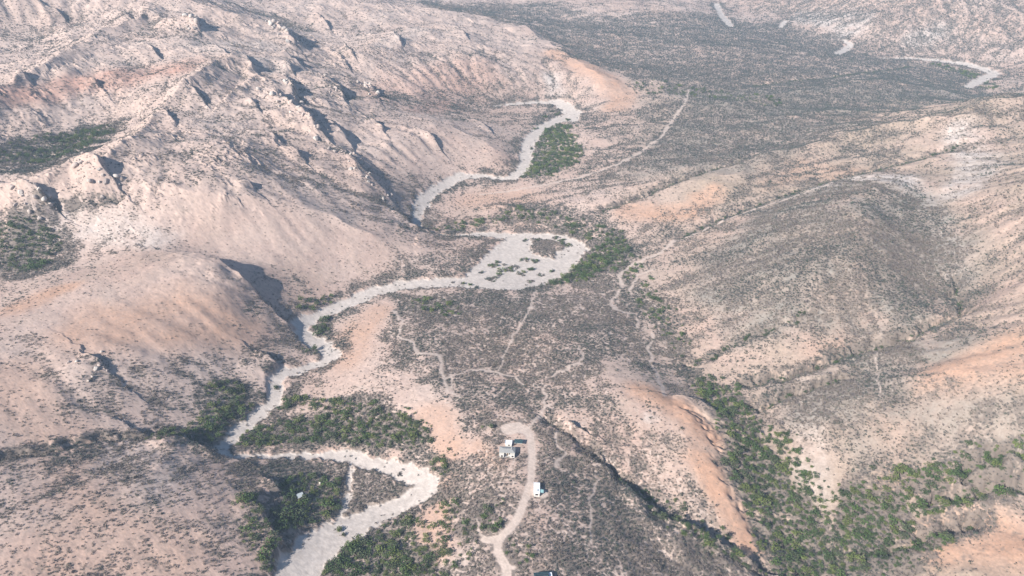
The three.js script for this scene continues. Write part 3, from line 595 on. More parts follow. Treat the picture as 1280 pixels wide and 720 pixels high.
  ['h.9',[[155.5,-450,16.7],[196.7,-423,15.7],[242.6,-415,15.4],[294.4,-418,15.6]]],
  ['h.9',[[160.7,-426,16.1],[211.1,-407,15.4],[264.7,-401,15.1]]],
  ['h.9',[[161.6,-408,15.6],[236.2,-393,15]]],
  ['h.9',[[244.1,-373,8.3],[268.1,-350,7.8]]],
  ['h.9',[[227.6,-368,8.3],[257,-345,7.8]]],
  ['h.9',[[210.6,-362,8.2],[240.6,-346,7.9]]],
  ['h.9',[[199.2,-344,8],[224.5,-330,7.6]]],
  ['h.9',[[183.1,-338,7.9],[220.2,-320,7.5]]],
  ['h.9',[[174.4,-326,7.8],[219,-307,7.3]]],
  ['h.7',[[240,-299,11.6],[271.1,-285,11]]],
  ['h.7',[[222.7,-295,11.6],[268.6,-278,10.9]]],
  ['h.7',[[205.3,-291,11.6],[260.5,-274,10.9]]],
  ['h.7',[[154.9,-721,22.4],[261.7,-685,21.3]]],
  ['h.7',[[133.4,-692,21.7],[245.8,-658,20.6]]],
  ['h.7',[[182.1,-772,23.7],[314.2,-740,22.7]]],
  ['h.7',[[211.8,-826,25],[301.7,-809,24.5],[370,-756,22.9]]],
  ['h.7',[[243.5,-881,26.4],[359,-866,25.9],[467,-845,25.3]]],
  ['h.7',[[237.6,-949,28.1],[352,-947,28],[469.9,-953,28.2],[601,-978,28.9]]]]
};

// ---------- the lie of the land: survey points, then weathering ----------
const CELL = 4, GX0 = -1320, GZ0 = -2320, GW = 661, GH = 571;   // 4 m grid, x from -1320, z from -2320 to -40
const gi = (x, z) => { const i = clamp((x - GX0) / CELL, 0, GW - 1.001), j = clamp((z - GZ0) / CELL, 0, GH - 1.001); return [i, j]; };
function samp(A, x, z) {
  const fx = clamp((x - GX0) / CELL, 0, GW - 1.001), fz = clamp((z - GZ0) / CELL, 0, GH - 1.001), i = fx | 0, j = fz | 0, u = fx - i, v = fz - j, k = j * GW + i;
  return (A[k] * (1 - u) + A[k + 1] * u) * (1 - v) + (A[k + GW] * (1 - u) + A[k + GW + 1] * u) * v;
}
const cub = (a, b, c, d, t) => b + .5 * t * (c - a + t * (2 * a - 5 * b + 4 * c - d + t * (3 * (b - c) + d - a)));
function sampC(A, x, z) {
  const fx = clamp((x - GX0) / CELL, 1, GW - 2.001), fz = clamp((z - GZ0) / CELL, 1, GH - 2.001), i = fx | 0, j = fz | 0, u = fx - i, v = fz - j, k = j * GW + i;
  const r = q => cub(A[q - 1], A[q], A[q + 1], A[q + 2], u);
  return cub(r(k - GW), r(k), r(k + GW), r(k + 2 * GW), v);
}
// multiquadric surface through the survey points
const NP = D.ctrl.length, RC = 35 * 35;
const wts = (() => {
  const n = NP + 1, M = [];
  for (let i = 0; i < n; i++) {
    const r = new Float64Array(n + 1);
    for (let j = 0; j < n; j++) r[j] = i < NP && j < NP ? -Math.sqrt((D.ctrl[i][0] - D.ctrl[j][0]) ** 2 + (D.ctrl[i][1] - D.ctrl[j][1]) ** 2 + RC) + (i === j ? 5 : 0) : i === j ? 0 : 1;
    r[n] = i < NP ? D.ctrl[i][2] : 0; M.push(r);
  }
  for (let c = 0; c < n; c++) {
    let p = c; for (let i = c + 1; i < n; i++) if (Math.abs(M[i][c]) > Math.abs(M[p][c])) p = i;
    [M[c], M[p]] = [M[p], M[c]];
    for (let i = c + 1; i < n; i++) { const f = M[i][c] / M[c][c]; if (f) for (let j = c; j <= n; j++) M[i][j] -= f * M[c][j]; }
  }
  const x = new Float64Array(n);
  for (let i = n - 1; i >= 0; i--) { let s = M[i][n]; for (let j = i + 1; j < n; j++) s -= M[i][j] * x[j]; x[i] = s / M[i][i]; }
  return x;
})();
const cxs = Float64Array.from(D.ctrl, p => p[0]), czs = Float64Array.from(D.ctrl, p => p[1]);
const baseAt = (x, z) => { let s = wts[NP]; for (let i = 0; i < NP; i++) { const a = x - cxs[i], b = z - czs[i]; s -= wts[i] * Math.sqrt(a * a + b * b + RC); } return s; };
const base = new Float32Array(GW * GH);
for (let j = 0; j < GH; j++) for (let i = 0; i < GW; i++) base[j * GW + i] = baseAt(GX0 + i * CELL, GZ0 + j * CELL);

// lines with a half width: signed distance to the nearest, by buckets
function lineField(lines, reach) {
  const B = 24, m = new Map(), segs = [];
  for (const L of lines) for (let i = 0; i < Math.max(1, L.length - 1); i++) {
    const a = L[i], b = L[Math.min(i + 1, L.length - 1)], r = Math.max(a[2], b[2]) + reach, id = segs.push([a[0], a[1], a[2], b[0], b[1], b[2]]) - 1;
    for (let p = Math.floor((Math.min(a[0], b[0]) - r) / B); p <= Math.floor((Math.max(a[0], b[0]) + r) / B); p++)
      for (let q = Math.floor((Math.min(a[1], b[1]) - r) / B); q <= Math.floor((Math.max(a[1], b[1]) + r) / B); q++) { const k = p * 100003 + q; let l = m.get(k); if (!l) m.set(k, l = []); l.push(id); }
  }
  return (x, z) => {
    const l = m.get(Math.floor(x / B) * 100003 + Math.floor(z / B)); let best = reach; if (!l) return best;
    for (const id of l) { const s = segs[id], dx = s[3] - s[0], dz = s[4] - s[1], t = clamp(((x - s[0]) * dx + (z - s[1]) * dz) / (dx * dx + dz * dz + 1e-9)), d = Math.hypot(x - s[0] - dx * t, z - s[1] - dz * t) - lerp(s[2], s[5], t); if (d < best) best = d; }
    return best;
  };
}
const washRaw = lineField(D.wash, 60), isleRaw = lineField(D.isle, 30), roadRaw = lineField(D.road, 20), pathRaw = lineField(D.path, 12);
const washD = (x, z) => { const w = washRaw(x, z); if (w > 25) return w; const e = (z < -640 ? -.3 : .5) + 2.0 * n2(x / 11, z / 11) + .8 * n2(x / 3.1, z / 3.1) + (z < -950 ? 2.2 * Math.abs(n2(x / 34, z / 34)) : 0); return Math.max(w + e, -(isleRaw(x, z) + 1.3 * n2b(x / 6, z / 6) + .8)); };
const roadD = (x, z) => roadRaw(x, z) + .35 * n2(x / 5, z / 5) + .2 * n2(x / 1.7, z / 1.7);
const pathD = (x, z) => z / 4500 + .1 + pathRaw(x + 1.5 * n2(x / 14, z / 14), z + 1.5 * n2b(x / 14, z / 14)) + .25 * n2(x / 3, z / 3);

// soft strokes of a field (plant cover, soil) on the grid
function stroke(A, line, val, mode = 'max', soft = .55) {
  for (let i = 0; i < Math.max(1, line.length - 1); i++) {
    const a = line[i], b = line[Math.min(i + 1, line.length - 1)], R = Math.max(a[2], b[2]) * (1 + soft) + 8;
    const i0 = clamp(Math.floor((Math.min(a[0], b[0]) - R - GX0) / CELL), 0, GW - 1), i1 = clamp(Math.ceil((Math.max(a[0], b[0]) + R - GX0) / CELL), 0, GW - 1);
    const j0 = clamp(Math.floor((Math.min(a[1], b[1]) - R - GZ0) / CELL), 0, GH - 1), j1 = clamp(Math.ceil((Math.max(a[1], b[1]) + R - GZ0) / CELL), 0, GH - 1);
    const dx = b[0] - a[0], dz = b[1] - a[1];
    for (let j = j0; j <= j1; j++) for (let q = i0; q <= i1; q++) {
      const x = GX0 + q * CELL, z = GZ0 + j * CELL, t = clamp(((x - a[0]) * dx + (z - a[1]) * dz) / (dx * dx + dz * dz + 1e-9)), r = lerp(a[2], b[2], t);
      const wob = 1 + .45 * fbm(x, z, 40 + r, 3), d = Math.hypot(x - a[0] - dx * t, z - a[1] - dz * t) / (r * wob + 2);
      const w = 1 - sstep(1 - soft, 1 + soft, d); if (w <= 0) continue;
      const k = j * GW + q;
      if (mode === 'max') A[k] = Math.max(A[k], val * w); else A[k] *= 1 - val * w;
    }
  }
}
const F = () => new Float32Array(GW * GH);
const dry = F(), green = F(), orange = F(), white = F(), red = F(), ash = F(), rock = F();
for (let j = 0; j < GH; j++) for (let i = 0; i < GW; i++) {
  const x = GX0 + i * CELL, z = GZ0 + j * CELL, k = j * GW + i;
  // bare granite hills on the west side of the wash, scrub on the other
  const west = sstep(-20, -120, x + .16 * (z + 500) + 60 * fbm(x, z, 260, 2) - (z > -480 ? -60 : 0));
  rock[k] = west * sstep(34, 60, base[k] + 6 * fbm(x, z, 90, 3)) * sstep(-420, -560, z);
  dry[k] = lerp(.50, lerp(.35, .34, sstep(-600, -500, z)), west) * (1 + .4 * fbm(x, z, 120, 3));
}
for (const [s, L] of D.veg) { const v = parseFloat(s.slice(1)); if (s[0] === 'd') stroke(dry, L, v); if (s[0] === 'g') stroke(green, L, v, 'max', .35); }
for (const [s, L] of D.veg) if (s[0] === 'b') { stroke(dry, L, parseFloat(s.slice(1)), 'mul', .4); }
for (const [A, L] of D.gully) if (A > 2.6) { const l = L.map(p => [p[0], p[1], 2.2 + A * .5]); stroke(dry, l, .95, 'max', .5);  }
for (const [s, L] of D.soil) stroke({ o: orange, w: white, r: red, h: ash }[s[0]], L, parseFloat(s.slice(1)), 'max', .6);

// weathering: noise, then rain drops that carry soil downhill and cut rills
const hgt = new Float32Array(base), calm = F(), pre = F();
for (let j = 0; j < GH; j++) for (let i = 0; i < GW; i++) {
  const x = GX0 + i * CELL, z = GZ0 + j * CELL, k = j * GW + i, w = washRaw(x, z), r = roadRaw(x, z);
  calm[k] = sstep(0, 45, w) * sstep(2, 18, r);
  const hi = sstep(8, 60, base[k]);
  const soft = 1 - .6 * sstep(-620, -520, z) * sstep(-60, -130, x);
  hgt[k] += calm[k] * soft * ((1.2 + 5 * hi) * fbm(x, z, 150, 4) + rock[k] * 2.4 * (fbm(x, z, 85, 3, n2b) + .5 * Math.abs(n2(x / 48 + .01 * z, z / 48))) + (.4 + .7 * hi) * (ridged(x, z, 70, 3) - .6) * 2 + .25 * fbm(x, z, 14, 2) + rock[k] * .7 * (ridged(x + 20 * n2(x / 60, z / 60), z, 34, 3) - .55));
}
{
  pre.set(hgt);
  const N = 200000, A = hgt;
  for (let n = 0; n < N; n++) {
    let px = 2 + rnd() * (GW - 5), py = 2 + rnd() * (GH - 5), dx = 0, dy = 0, sp = 1, water = 1, sed = 0;
    for (let s = 0; s < 48; s++) {
      const ix = px | 0, iy = py | 0, u = px - ix, v = py - iy, k = iy * GW + ix;
      const a = A[k], b = A[k + 1], c = A[k + GW], d = A[k + GW + 1];
      const gx = (b - a) * (1 - v) + (d - c) * v, gy = (c - a) * (1 - u) + (d - b) * u, h0 = a * (1 - u) * (1 - v) + b * u * (1 - v) + c * (1 - u) * v + d * u * v;
      dx = dx * .12 - gx * .88; dy = dy * .12 - gy * .88;
      const l = Math.hypot(dx, dy); if (l < 1e-5) break; dx /= l; dy /= l;
      const nx = px + dx, ny = py + dy; if (nx < 2 || ny < 2 || nx > GW - 4 || ny > GH - 4) break;
      const jx = nx | 0, jy = ny | 0, u2 = nx - jx, v2 = ny - jy, k2 = jy * GW + jx;
      const h1 = A[k2] * (1 - u2) * (1 - v2) + A[k2 + 1] * u2 * (1 - v2) + A[k2 + GW] * (1 - u2) * v2 + A[k2 + GW + 1] * u2 * v2, dh = h1 - h0;
      const cap = Math.max(-dh, .02) * sp * water * .8;
      let m;
      if (sed > cap || dh > 0) { m = dh > 0 ? Math.min(dh, sed) : (sed - cap) * .25; sed -= m; }
      else { m = -Math.min((cap - sed) * .22, -dh); sed -= m; }
      A[k] += m * (1 - u) * (1 - v); A[k + 1] += m * u * (1 - v); A[k + GW] += m * (1 - u) * v; A[k + GW + 1] += m * u * v;
      sp = Math.sqrt(Math.max(.01, sp * sp - dh * .6)); water *= .975; px = nx; py = ny;
    }
  }
  // keep the surveyed heights at large: take out what the weathering changed over more than about 60 m
  const diff = new Float32Array(GW * GH), tmp = new Float32Array(GW * GH);
  for (let k = 0; k < diff.length; k++) diff[k] = A[k] - base[k];
  const R = 9;
  for (let pass = 0; pass < 2; pass++) {
    for (let j = 0; j < GH; j++) { let s = 0; for (let i = -R; i <= R; i++) s += diff[j * GW + clamp(i, 0, GW - 1)]; for (let i = 0; i < GW; i++) { tmp[j * GW + i] = s / (2 * R + 1); s += diff[j * GW + Math.min(GW - 1, i + R + 1)] - diff[j * GW + Math.max(0, i - R)]; } }
    for (let i = 0; i < GW; i++) { let s = 0; for (let j = -R; j <= R; j++) s += tmp[clamp(j, 0, GH - 1) * GW + i]; for (let j = 0; j < GH; j++) { diff[j * GW + i] = s / (2 * R + 1); s += tmp[Math.min(GH - 1, j + R + 1) * GW + i] - tmp[Math.max(0, j - R) * GW + i]; } }
  }
  for (let k = 0; k < diff.length; k++) A[k] = base[k] + (pre[k] - base[k] + (A[k] - pre[k]) * lerp(.30, GX0 + (k % GW) * CELL > 60 ? .22 : .16, sstep(-640, -480, GZ0 + ((k / GW) | 0) * CELL)) - diff[k] * .4) * calm[k];
}
// where the rain runs together (for the bushes that stand in the rills)
const flow = F();
{
  const order = Uint32Array.from({ length: GW * GH }, (_, i) => i).sort((a, b) => hgt[b] - hgt[a]); flow.fill(1);
  for (const k of order) { const i = k % GW, j = (k / GW) | 0; if (!i || !j || i === GW - 1 || j === GH - 1) continue; let b = -1, bs = 0; for (let q = -1; q <= 1; q++) for (let p = -1; p <= 1; p++) if (p || q) { const t = k + q * GW + p, sl = (hgt[k] - hgt[t]) / Math.hypot(p, q); if (sl > bs) { bs = sl; b = t; } } if (b >= 0) flow[b] += flow[k]; }
  for (let k = 0; k < flow.length; k++) flow[k] = Math.log2(flow[k]);
}
// ledges and cut banks
const cragSegs = [], cragB = new Map();
D.crag.forEach(([A, L], ci) => {
  let tot = 0; for (let i = 0; i + 1 < L.length; i++) tot += Math.hypot(L[i + 1][0] - L[i][0], L[i + 1][1] - L[i][1]);
  let run = 0;
  for (let i = 0; i + 1 < L.length; i++) {
    const [ax, az] = L[i], [bx, bz] = L[i + 1], len = Math.hypot(bx - ax, bz - az), id = cragSegs.push([ax, az, bx, bz, len, A, run, tot, ci]) - 1; run += len;
    const r = 75, B = 40;
    for (let p = Math.floor((Math.min(ax, bx) - r) / B); p <= Math.floor((Math.max(ax, bx) + r) / B); p++) for (let q = Math.floor((Math.min(az, bz) - r) / B); q <= Math.floor((Math.max(az, bz) + r) / B); q++) { const k = p * 100003 + q; let l = cragB.get(k); if (!l) cragB.set(k, l = []); l.push(id); }
  }
});
const cragBest = new Float64Array(D.crag.length), cragVal = new Float64Array(D.crag.length);
function cragAt(x0, z0) {
  const l = cragB.get(Math.floor(x0 / 40) * 100003 + Math.floor(z0 / 40)); if (!l) return 0;
  const x = x0 + 1.6 * n2(x0 / 15, z0 / 15) + .6 * n2(x0 / 4.5, z0 / 4.5), z = z0 + 1.6 * n2b(x0 / 15, z0 / 15) + .6 * n2b(x0 / 4.5, z0 / 4.5);
  cragBest.fill(1e9);
  for (const id of l) {
    const [ax, az, bx, bz, len, A, run, tot, ci] = cragSegs[id], dx = (bx - ax) / len, dz = (bz - az) / len, t = (x - ax) * dx + (z - az) * dz, tc = clamp(t, 0, len);
    const d = Math.hypot(x - ax - dx * tc, z - az - dz * tc); if (d >= cragBest[ci]) continue;
    cragBest[ci] = d;
    const side = (x - ax) * -dz + (z - az) * dx, s = side > 0 ? d : -d, al = clamp((run + t) / tot), env = Math.pow(Math.max(0, Math.sin(Math.PI * clamp(al * .92 + .04))), .6);
    const amp = A * 1.3 * env * (.92 + .22 * n2(x / 24, z / 24)), w = 12 + A * 1.9;
    cragVal[ci] = s > 0 ? amp * Math.exp(-s / w) * (1 - sstep(28, 68, s)) : amp * (1 - sstep(0, .42 * amp + .4, -s));
  }
  let v = 0; for (let i = 0; i < cragBest.length; i++) if (cragBest[i] < 70) v = Math.max(v, cragVal[i]);
  return v;
}
const gullyRaw = D.gully.map(([A, L]) => [A, lineField(L.length ? [L.map(p => [p[0], p[1], 0])] : [], 30), Math.max(...L.map(p => p[2]))]);
const gullyAt = (x, z) => { let g = 0; const xx = x + 3 * n2(x / 17, z / 17) + n2(x / 5, z / 5), zz = z + 3 * n2b(x / 17, z / 17) + n2b(x / 5, z / 5); for (const [A, f, w] of gullyRaw) { const d = f(xx, zz); if (d < 30) { const q = d / (w * (A > 2 ? 1.25 : .8)); g = Math.max(g, A * Math.exp(-Math.pow(q, 1.6))); } } return g; };

const spines = D.spine.map(([A, L]) => [A, lineField([L.map(p => [p[0], p[1], 0])], 110)]);
const spineAt = (x, z) => { let s = 0; const xx = x + 7 * n2(x / 45, z / 45), zz = z + 7 * n2b(x / 45, z / 45); for (const [A, f] of spines) { const d = f(xx, zz); if (d < 109) s = Math.max(s, A * (Math.exp(-d / 30) - .026)); } return s; };
const pads = [];   // level ground under the buildings: [x, z, radius, height]
function heightAt(x, z, fine = true) {
  const ox = Math.max(0, Math.abs(x) - 1310), oz = Math.max(0, -2310 - z), out = ox + oz;
  let h = sampC(hgt, x, z);
  if (out > 0) h += 60 * sstep(0, 1500, out) * (1 + fbm(x, z, 700, 4));
  const w = washRaw(x, z), r = roadRaw(x, z), c = sstep(1, 22, w) * sstep(0, 8, r);
  if (fine) {
    const rk = samp(rock, x, z);
    h += c * (.20 * fbm(x, z, 9, 3) + .05 * n2(x / 1.9, z / 1.9));
    if (rk > .02) { const q = ridged(x + 6 * n2(x / 22, z / 22), z + 6 * n2b(x / 22, z / 22), 17, 4); h += c * rk * (1.6 * Math.pow(sstep(.45, .95, q), 2) * sstep(-.1, .35, fbm(x, z, 60, 2, n2b)) + .25 * n2(x / 5.5, z / 5.5)); }
  }
  h += spineAt(x, z) * c;
  h += cragAt(x, z) * sstep(-2, 4, w) - gullyAt(x, z);
  if (w < 20) { const wd = washD(x, z); h -= 1.3 * (1 - sstep(-1.0, 2.2, wd)); if (wd < 0) h += .10 * fbm(x, z, 9, 2) + .04 * n2(x / 2, z / 2); }
  if (r < 4) h -= .15 * (1 - sstep(-.3, .7, r));
  for (const [px, pz, pr, ph] of pads) { const d = Math.hypot(x - px, z - pz); if (d < pr * 1.8) h = lerp(ph, h, sstep(pr, pr * 1.8, d)); }
  return h;
}

const barRaw = lineField(D.bars, 12);

// ---------- the ground as one sheet of triangles, finer near by, reaching past the horizon ----------
const P0 = [['house', -2, -293, 8], ['cabin', 13.6, -263, 6], ['shed', 12.8, -210, 6]];
for (const [, x, z, r] of P0) pads.push([x, z, r, heightAt(x, z, false)]);
const zs = [];
for (let z = 260; z > -185; z -= 12) zs.push(z);
for (let z = -185; z > -1850; z -= Math.max(.55, -z / 520)) zs.push(z);
for (let z = -1850, d = 4; z > -7000; z -= d, d *= 1.06) zs.push(z);
const NI = 930, NO = 26, ss = [];
for (let i = -NO; i <= NI + NO; i++) { const t = i < 0 ? i / NO : i > NI ? (i - NI) / NO : 0; const s = clamp(i, 0, NI) / NI * 2 - 1; ss.push(s + Math.sign(t) * Math.pow(Math.abs(t), 2.2) * 3.2); }
const NC = ss.length, NR = zs.length, NV = NC * NR;
const halfW = z => 1.1 * (.623 * Math.max(205, -z) + 118);
const pos = new Float32Array(NV * 3), colr = new Float32Array(NV * 3), cls = new Uint8Array(NV);
for (let j = 0; j < NR; j++) { const hw = halfW(zs[j]); for (let i = 0; i < NC; i++) { const k = (j * NC + i) * 3, x = ss[i] * hw, z = zs[j]; pos[k] = x; pos[k + 1] = heightAt(x, z); pos[k + 2] = z; } }
const PAL = {   // base colours of the ground, linear
  pink: [.465, .328, .27], pale: [.515, .40, .342], tan: [.37, .275, .21], orange: [.475, .285, .195], ash: [.255, .23, .20], red: [.44, .25, .19], white: [.52, .455, .415],
  gravel: [.42, .36, .32], litter: [.126, .107, .094], herb: [.22, .175, .145], sand: [.51, .445, .40], dust: [.52, .42, .36], hill: [.345, .265, .205], rock: [.495, .388, .335] };
const mixc = (c, p, t) => { c[0] += (p[0] - c[0]) * t; c[1] += (p[1] - c[1]) * t; c[2] += (p[2] - c[2]) * t; };
const netAt = (x, z) => { const wx = x + 4 * n2b(x / 9, z / 9), wz = z + 4 * n2(x / 9 + 5, z / 9); return Math.min(Math.abs(n2(wx / 11 + 40, wz / 11)), Math.abs(n2b(wx / 16, wz / 16 + 70)) * 1.2); };   // cattle tracks
const coverAt = (x, z) => {   // how much of the ground dry scrub covers: strokes, broken up in clumps and by a net of cattle tracks
  let d = samp(dry, x, z) + .05 * (samp(flow, x, z) - 3);
  const wr = washRaw(x, z); if (wr < 16) d += .45 * (1 - sstep(4, 16, wr)) * clamp(.6 + 1.2 * n2(x / 23, z / 23));
  d += .30 * fbm(x, z, 26, 2) * (1 - Math.abs(d - .5)) + .12 * fbm(x, z, 7, 2, n2b);
  const net = netAt(x, z);
  d -= .85 * (1 - sstep(.025, .15, net)) * clamp(.65 + .8 * n2(x / 31, z / 31 + 9));
  return clamp(d);
};
const C = [0, 0, 0];
for (let v = 0; v < NV; v++) {
  const x = pos[v * 3], z = pos[v * 3 + 2];
  const wd = washD(x, z), rd = roadD(x, z), pd = pathD(x, z);
  const big = fbm(x, z, 170, 3), mid = fbm(x, z, 38, 3, n2b), fine = fbm(x, z, 5, 3), grain = rnd() - .5;
  C[0] = PAL.pink[0]; C[1] = PAL.pink[1]; C[2] = PAL.pink[2];
  mixc(C, PAL.pale, clamp(.4 + .6 * big + .3 * mid)); mixc(C, PAL.tan, clamp(.25 * mid - .35 * big + .25 * fine));
  const patch = .5 * mid + .3 * fine, eastern = sstep(50, 190, x + .1 * (z + 500)) * sstep(-1150, -850, z);
  // soil kinds by place on the map, their edges broken up by noise
  mixc(C, PAL.hill, eastern * clamp(.6 + .7 * big + .3 * mid));
  mixc(C, PAL.orange, clamp(samp(orange, x, z) * (.9 + .8 * patch))); mixc(C, PAL.red, clamp(samp(red, x, z) * (.85 + .8 * patch))); mixc(C, PAL.white, clamp(samp(white, x, z) * (.85 + 1.1 * patch)));
  mixc(C, PAL.ash, clamp(samp(ash, x, z) * (.75 + .9 * patch)));
  const rk = samp(rock, x, z); if (rk > .02) { mixc(C, PAL.rock, rk * .5 * (1 - samp(red, x, z))); }
  const hb = .55 * fbm(x, z, 2.6, 2) + .45 * fbm(x, z, 9, 3, n2b);
  const cov = coverAt(x, z), gr = samp(green, x, z);
  mixc(C, PAL.litter, clamp(.85 * sstep(.5, .85, cov + .12 * fine + .3 * gr)));
  mixc(C, PAL.herb, .55 * sstep(.05, .4, hb + .6 * cov - .25 +   .12 * eastern));
  if (z > -560 && x > -120 && x < 110) mixc(C, PAL.dust, .95 * (1 - sstep(.02, .06, netAt(x, z))) * sstep(.3, .6, samp(dry, x, z)) * clamp(.7 + .8 * n2(x / 31, z / 31 + 9)));
  const pt = 1 - sstep(-.2, .35, pd); if (pt > 0) { mixc(C, PAL.dust, pt * .75); if (pt > .5) cls[v] = 3; }
  const rt = 1 - sstep(-.3, .4, rd); if (rt > 0) { mixc(C, PAL.dust, rt); if (rt > .5) cls[v] = 2; }
  const wt = 1 - sstep(-.5, .6, wd); if (wt > 0) { mixc(C, PAL.sand, wt); mixc(C, PAL.gravel, wt * .6 * sstep(.05, .45, ridged(x + 8 * n2b(x / 30, z / 30), z * .55, 19, 3) * 1.4 - 1.02 + .35 * fbm(x, z, 40, 2))); const g = 1 + .10 * fbm(x, z, 12, 3) ; C[0] *= g; C[1] *= g; C[2] *= g; if (wt > .5) cls[v] = 1; }
  const g = 1 + .16 * fine + .22 * grain;
  colr[v * 3] = C[0] * g; colr[v * 3 + 1] = C[1] * g; colr[v * 3 + 2] = C[2] * g;
}
{
  const lists = [[], [], [], []];
  for (let j = 0; j + 1 < NR; j++) for (let i = 0; i + 1 < NC; i++) {
    const a = j * NC + i, b = a + 1, c = a + NC, d = c + 1;
    const t1 = cls[a] === cls[b] && cls[b] === cls[c] ? cls[a] : cls[b] === cls[c] ? cls[b] : cls[a], t2 = cls[b] === cls[d] && cls[d] === cls[c] ? cls[b] : cls[b] === cls[c] ? cls[b] : cls[d];
    lists[t1].push(a, b, c); lists[t2].push(b, d, c);
  }
  const whole = new THREE.BufferGeometry(); whole.setAttribute('position', new THREE.BufferAttribute(pos, 3));
  { const ix = new Uint32Array(lists.reduce((s, l) => s + l.length, 0)); let o = 0; for (const l of lists) { for (let i = 0; i < l.length; i++) ix[o + i] = l[i]; o += l.length; } whole.setIndex(new THREE.BufferAttribute(ix, 1)); whole.computeVertexNormals(); }
  const nor = whole.attributes.normal.array;
  const soil = new THREE.MeshStandardMaterial({ vertexColors: true, roughness: 1, metalness: 0 });
  const names = [['terrain', 'pinkish eroded hills and scrubland plain'], ['dry_riverbed', 'pale sandy dry wash winding between the hills'], ['dirt_road', 'pale dirt road up to the houses'], ['footpath', 'thin pale trails across the scrub']];
  lists.forEach((l, n) => {
    const map = new Int32Array(NV).fill(-1), idx = new Uint32Array(l.length); let cnt = 0;
    for (let i = 0; i < l.length; i++) { const v = l[i]; if (map[v] < 0) map[v] = cnt++; idx[i] = map[v]; }
    const p = new Float32Array(cnt * 3), q = new Float32Array(cnt * 3), c = new Float32Array(cnt * 3);
    for (let v = 0; v < NV; v++) { const t = map[v]; if (t >= 0) for (let k = 0; k < 3; k++) { p[t * 3 + k] = pos[v * 3 + k]; q[t * 3 + k] = nor[v * 3 + k]; c[t * 3 + k] = colr[v * 3 + k]; } }
    const g = new THREE.BufferGeometry(); g.setAttribute('position', new THREE.BufferAttribute(p, 3)); g.setAttribute('normal', new THREE.BufferAttribute(q, 3)); g.setAttribute('color', new THREE.BufferAttribute(c, 3)); g.setIndex(new THREE.BufferAttribute(idx, 1));
    const m = new THREE.Mesh(g, soil); m.name = names[n][0]; scene.add(tag(m, names[n][1], names[n][0].replace('_', ' ').replace('dry ', ''), null, 'structure'));
  });
}

// ---------- plants: real shrubs and trees ----------
const V = (x, y, z) => new THREE.Vector3(x, y, z);
function soup(tris) { const g = new THREE.BufferGeometry(); g.setAttribute('position', new THREE.Float32BufferAttribute(tris, 3)); g.computeVertexNormals(); return g; }
function leafTri(out, c, s, up = .3) {   // one leafy spray: a bent pair of triangles, turned anyhow
  const a = rnd() * 6.283, b = (rnd() - .5) * 2.4, d = V(Math.cos(a) * Math.cos(b), Math.sin(b) * .8 + up, Math.sin(a) * Math.cos(b)).normalize(), e = V(rnd() - .5, rnd() - .5, rnd() - .5).cross(d).normalize();
  const t = d.clone().multiplyScalar(s).add(c), l = e.clone().multiplyScalar(s * .55).add(c).addScaledVector(d, s * .35), r = e.clone().multiplyScalar(-s * .55).add(c).addScaledVector(d, s * .45);
  out.push(c.x, c.y, c.z, l.x, l.y, l.z, t.x, t.y, t.z, c.x, c.y, c.z, t.x, t.y, t.z, r.x, r.y, r.z);
}
function twig(out, a, b, w) { const d = b.clone().sub(a), n = V(rnd() - .5, rnd() - .5, rnd() - .5).cross(d).normalize().multiplyScalar(w); out.push(a.x + n.x, a.y + n.y, a.z + n.z, a.x - n.x, a.y - n.y, a.z - n.z, b.x, b.y, b.z); }
function shrubGeo(sprays, twigs, tall) {   // radius about 1, standing on y = 0
  const o = [];
  for (let i = 0; i < twigs; i++) { const a = rnd() * 6.283, r = .35 + .6 * rnd(); twig(o, V(.1 * Math.cos(a), -.15, .1 * Math.sin(a)), V(r * Math.cos(a), tall * (1 - .45 * r * r) * (.7 + .4 * rnd()), r * Math.sin(a)), .05); }
  const lobes = Array.from({ length: 4 }, () => { const a = rnd() * 6.283, r = .5 * rnd(); return V(r * Math.cos(a), tall * (.35 + .2 * rnd()), r * Math.sin(a)); });
  for (let i = 0; i < sprays; i++) { const l = lobes[i & 3], a = rnd() * 6.283, q = Math.cbrt(rnd()) * .55, e = Math.asin(rnd() * 2 - 1); leafTri(o, V(l.x + q * Math.cos(a) * Math.cos(e), Math.max(.03, l.y + q * tall * .8 * Math.sin(e)), l.z + q * Math.sin(a) * Math.cos(e)), .26 + .2 * rnd()); }
  return soup(o);
}
function crownGeo(sprays) {   // radius about 1, height about 1.7 above y = 0
  const o = [], n = 8, lobes = Array.from({ length: n }, (_, i) => { const a = i / n * 6.283 + rnd(), r = i ? .35 + .45 * rnd() : 0; return [V(r * Math.cos(a), i ? .55 + .5 * rnd() : 1.1, r * Math.sin(a)), .28 + .26 * rnd()]; });
  for (let i = 0; i < sprays; i++) { const [l, R] = lobes[i % n], a = rnd() * 6.283, e = Math.asin(rnd() * 1.8 - .8), q = R * (.7 + .35 * rnd()); leafTri(o, V(l.x + q * Math.cos(a) * Math.cos(e), l.y + q * .85 * Math.sin(e), l.z + q * Math.sin(a) * Math.cos(e)), .13 + .14 * rnd(), .2); }
  return soup(o);
}
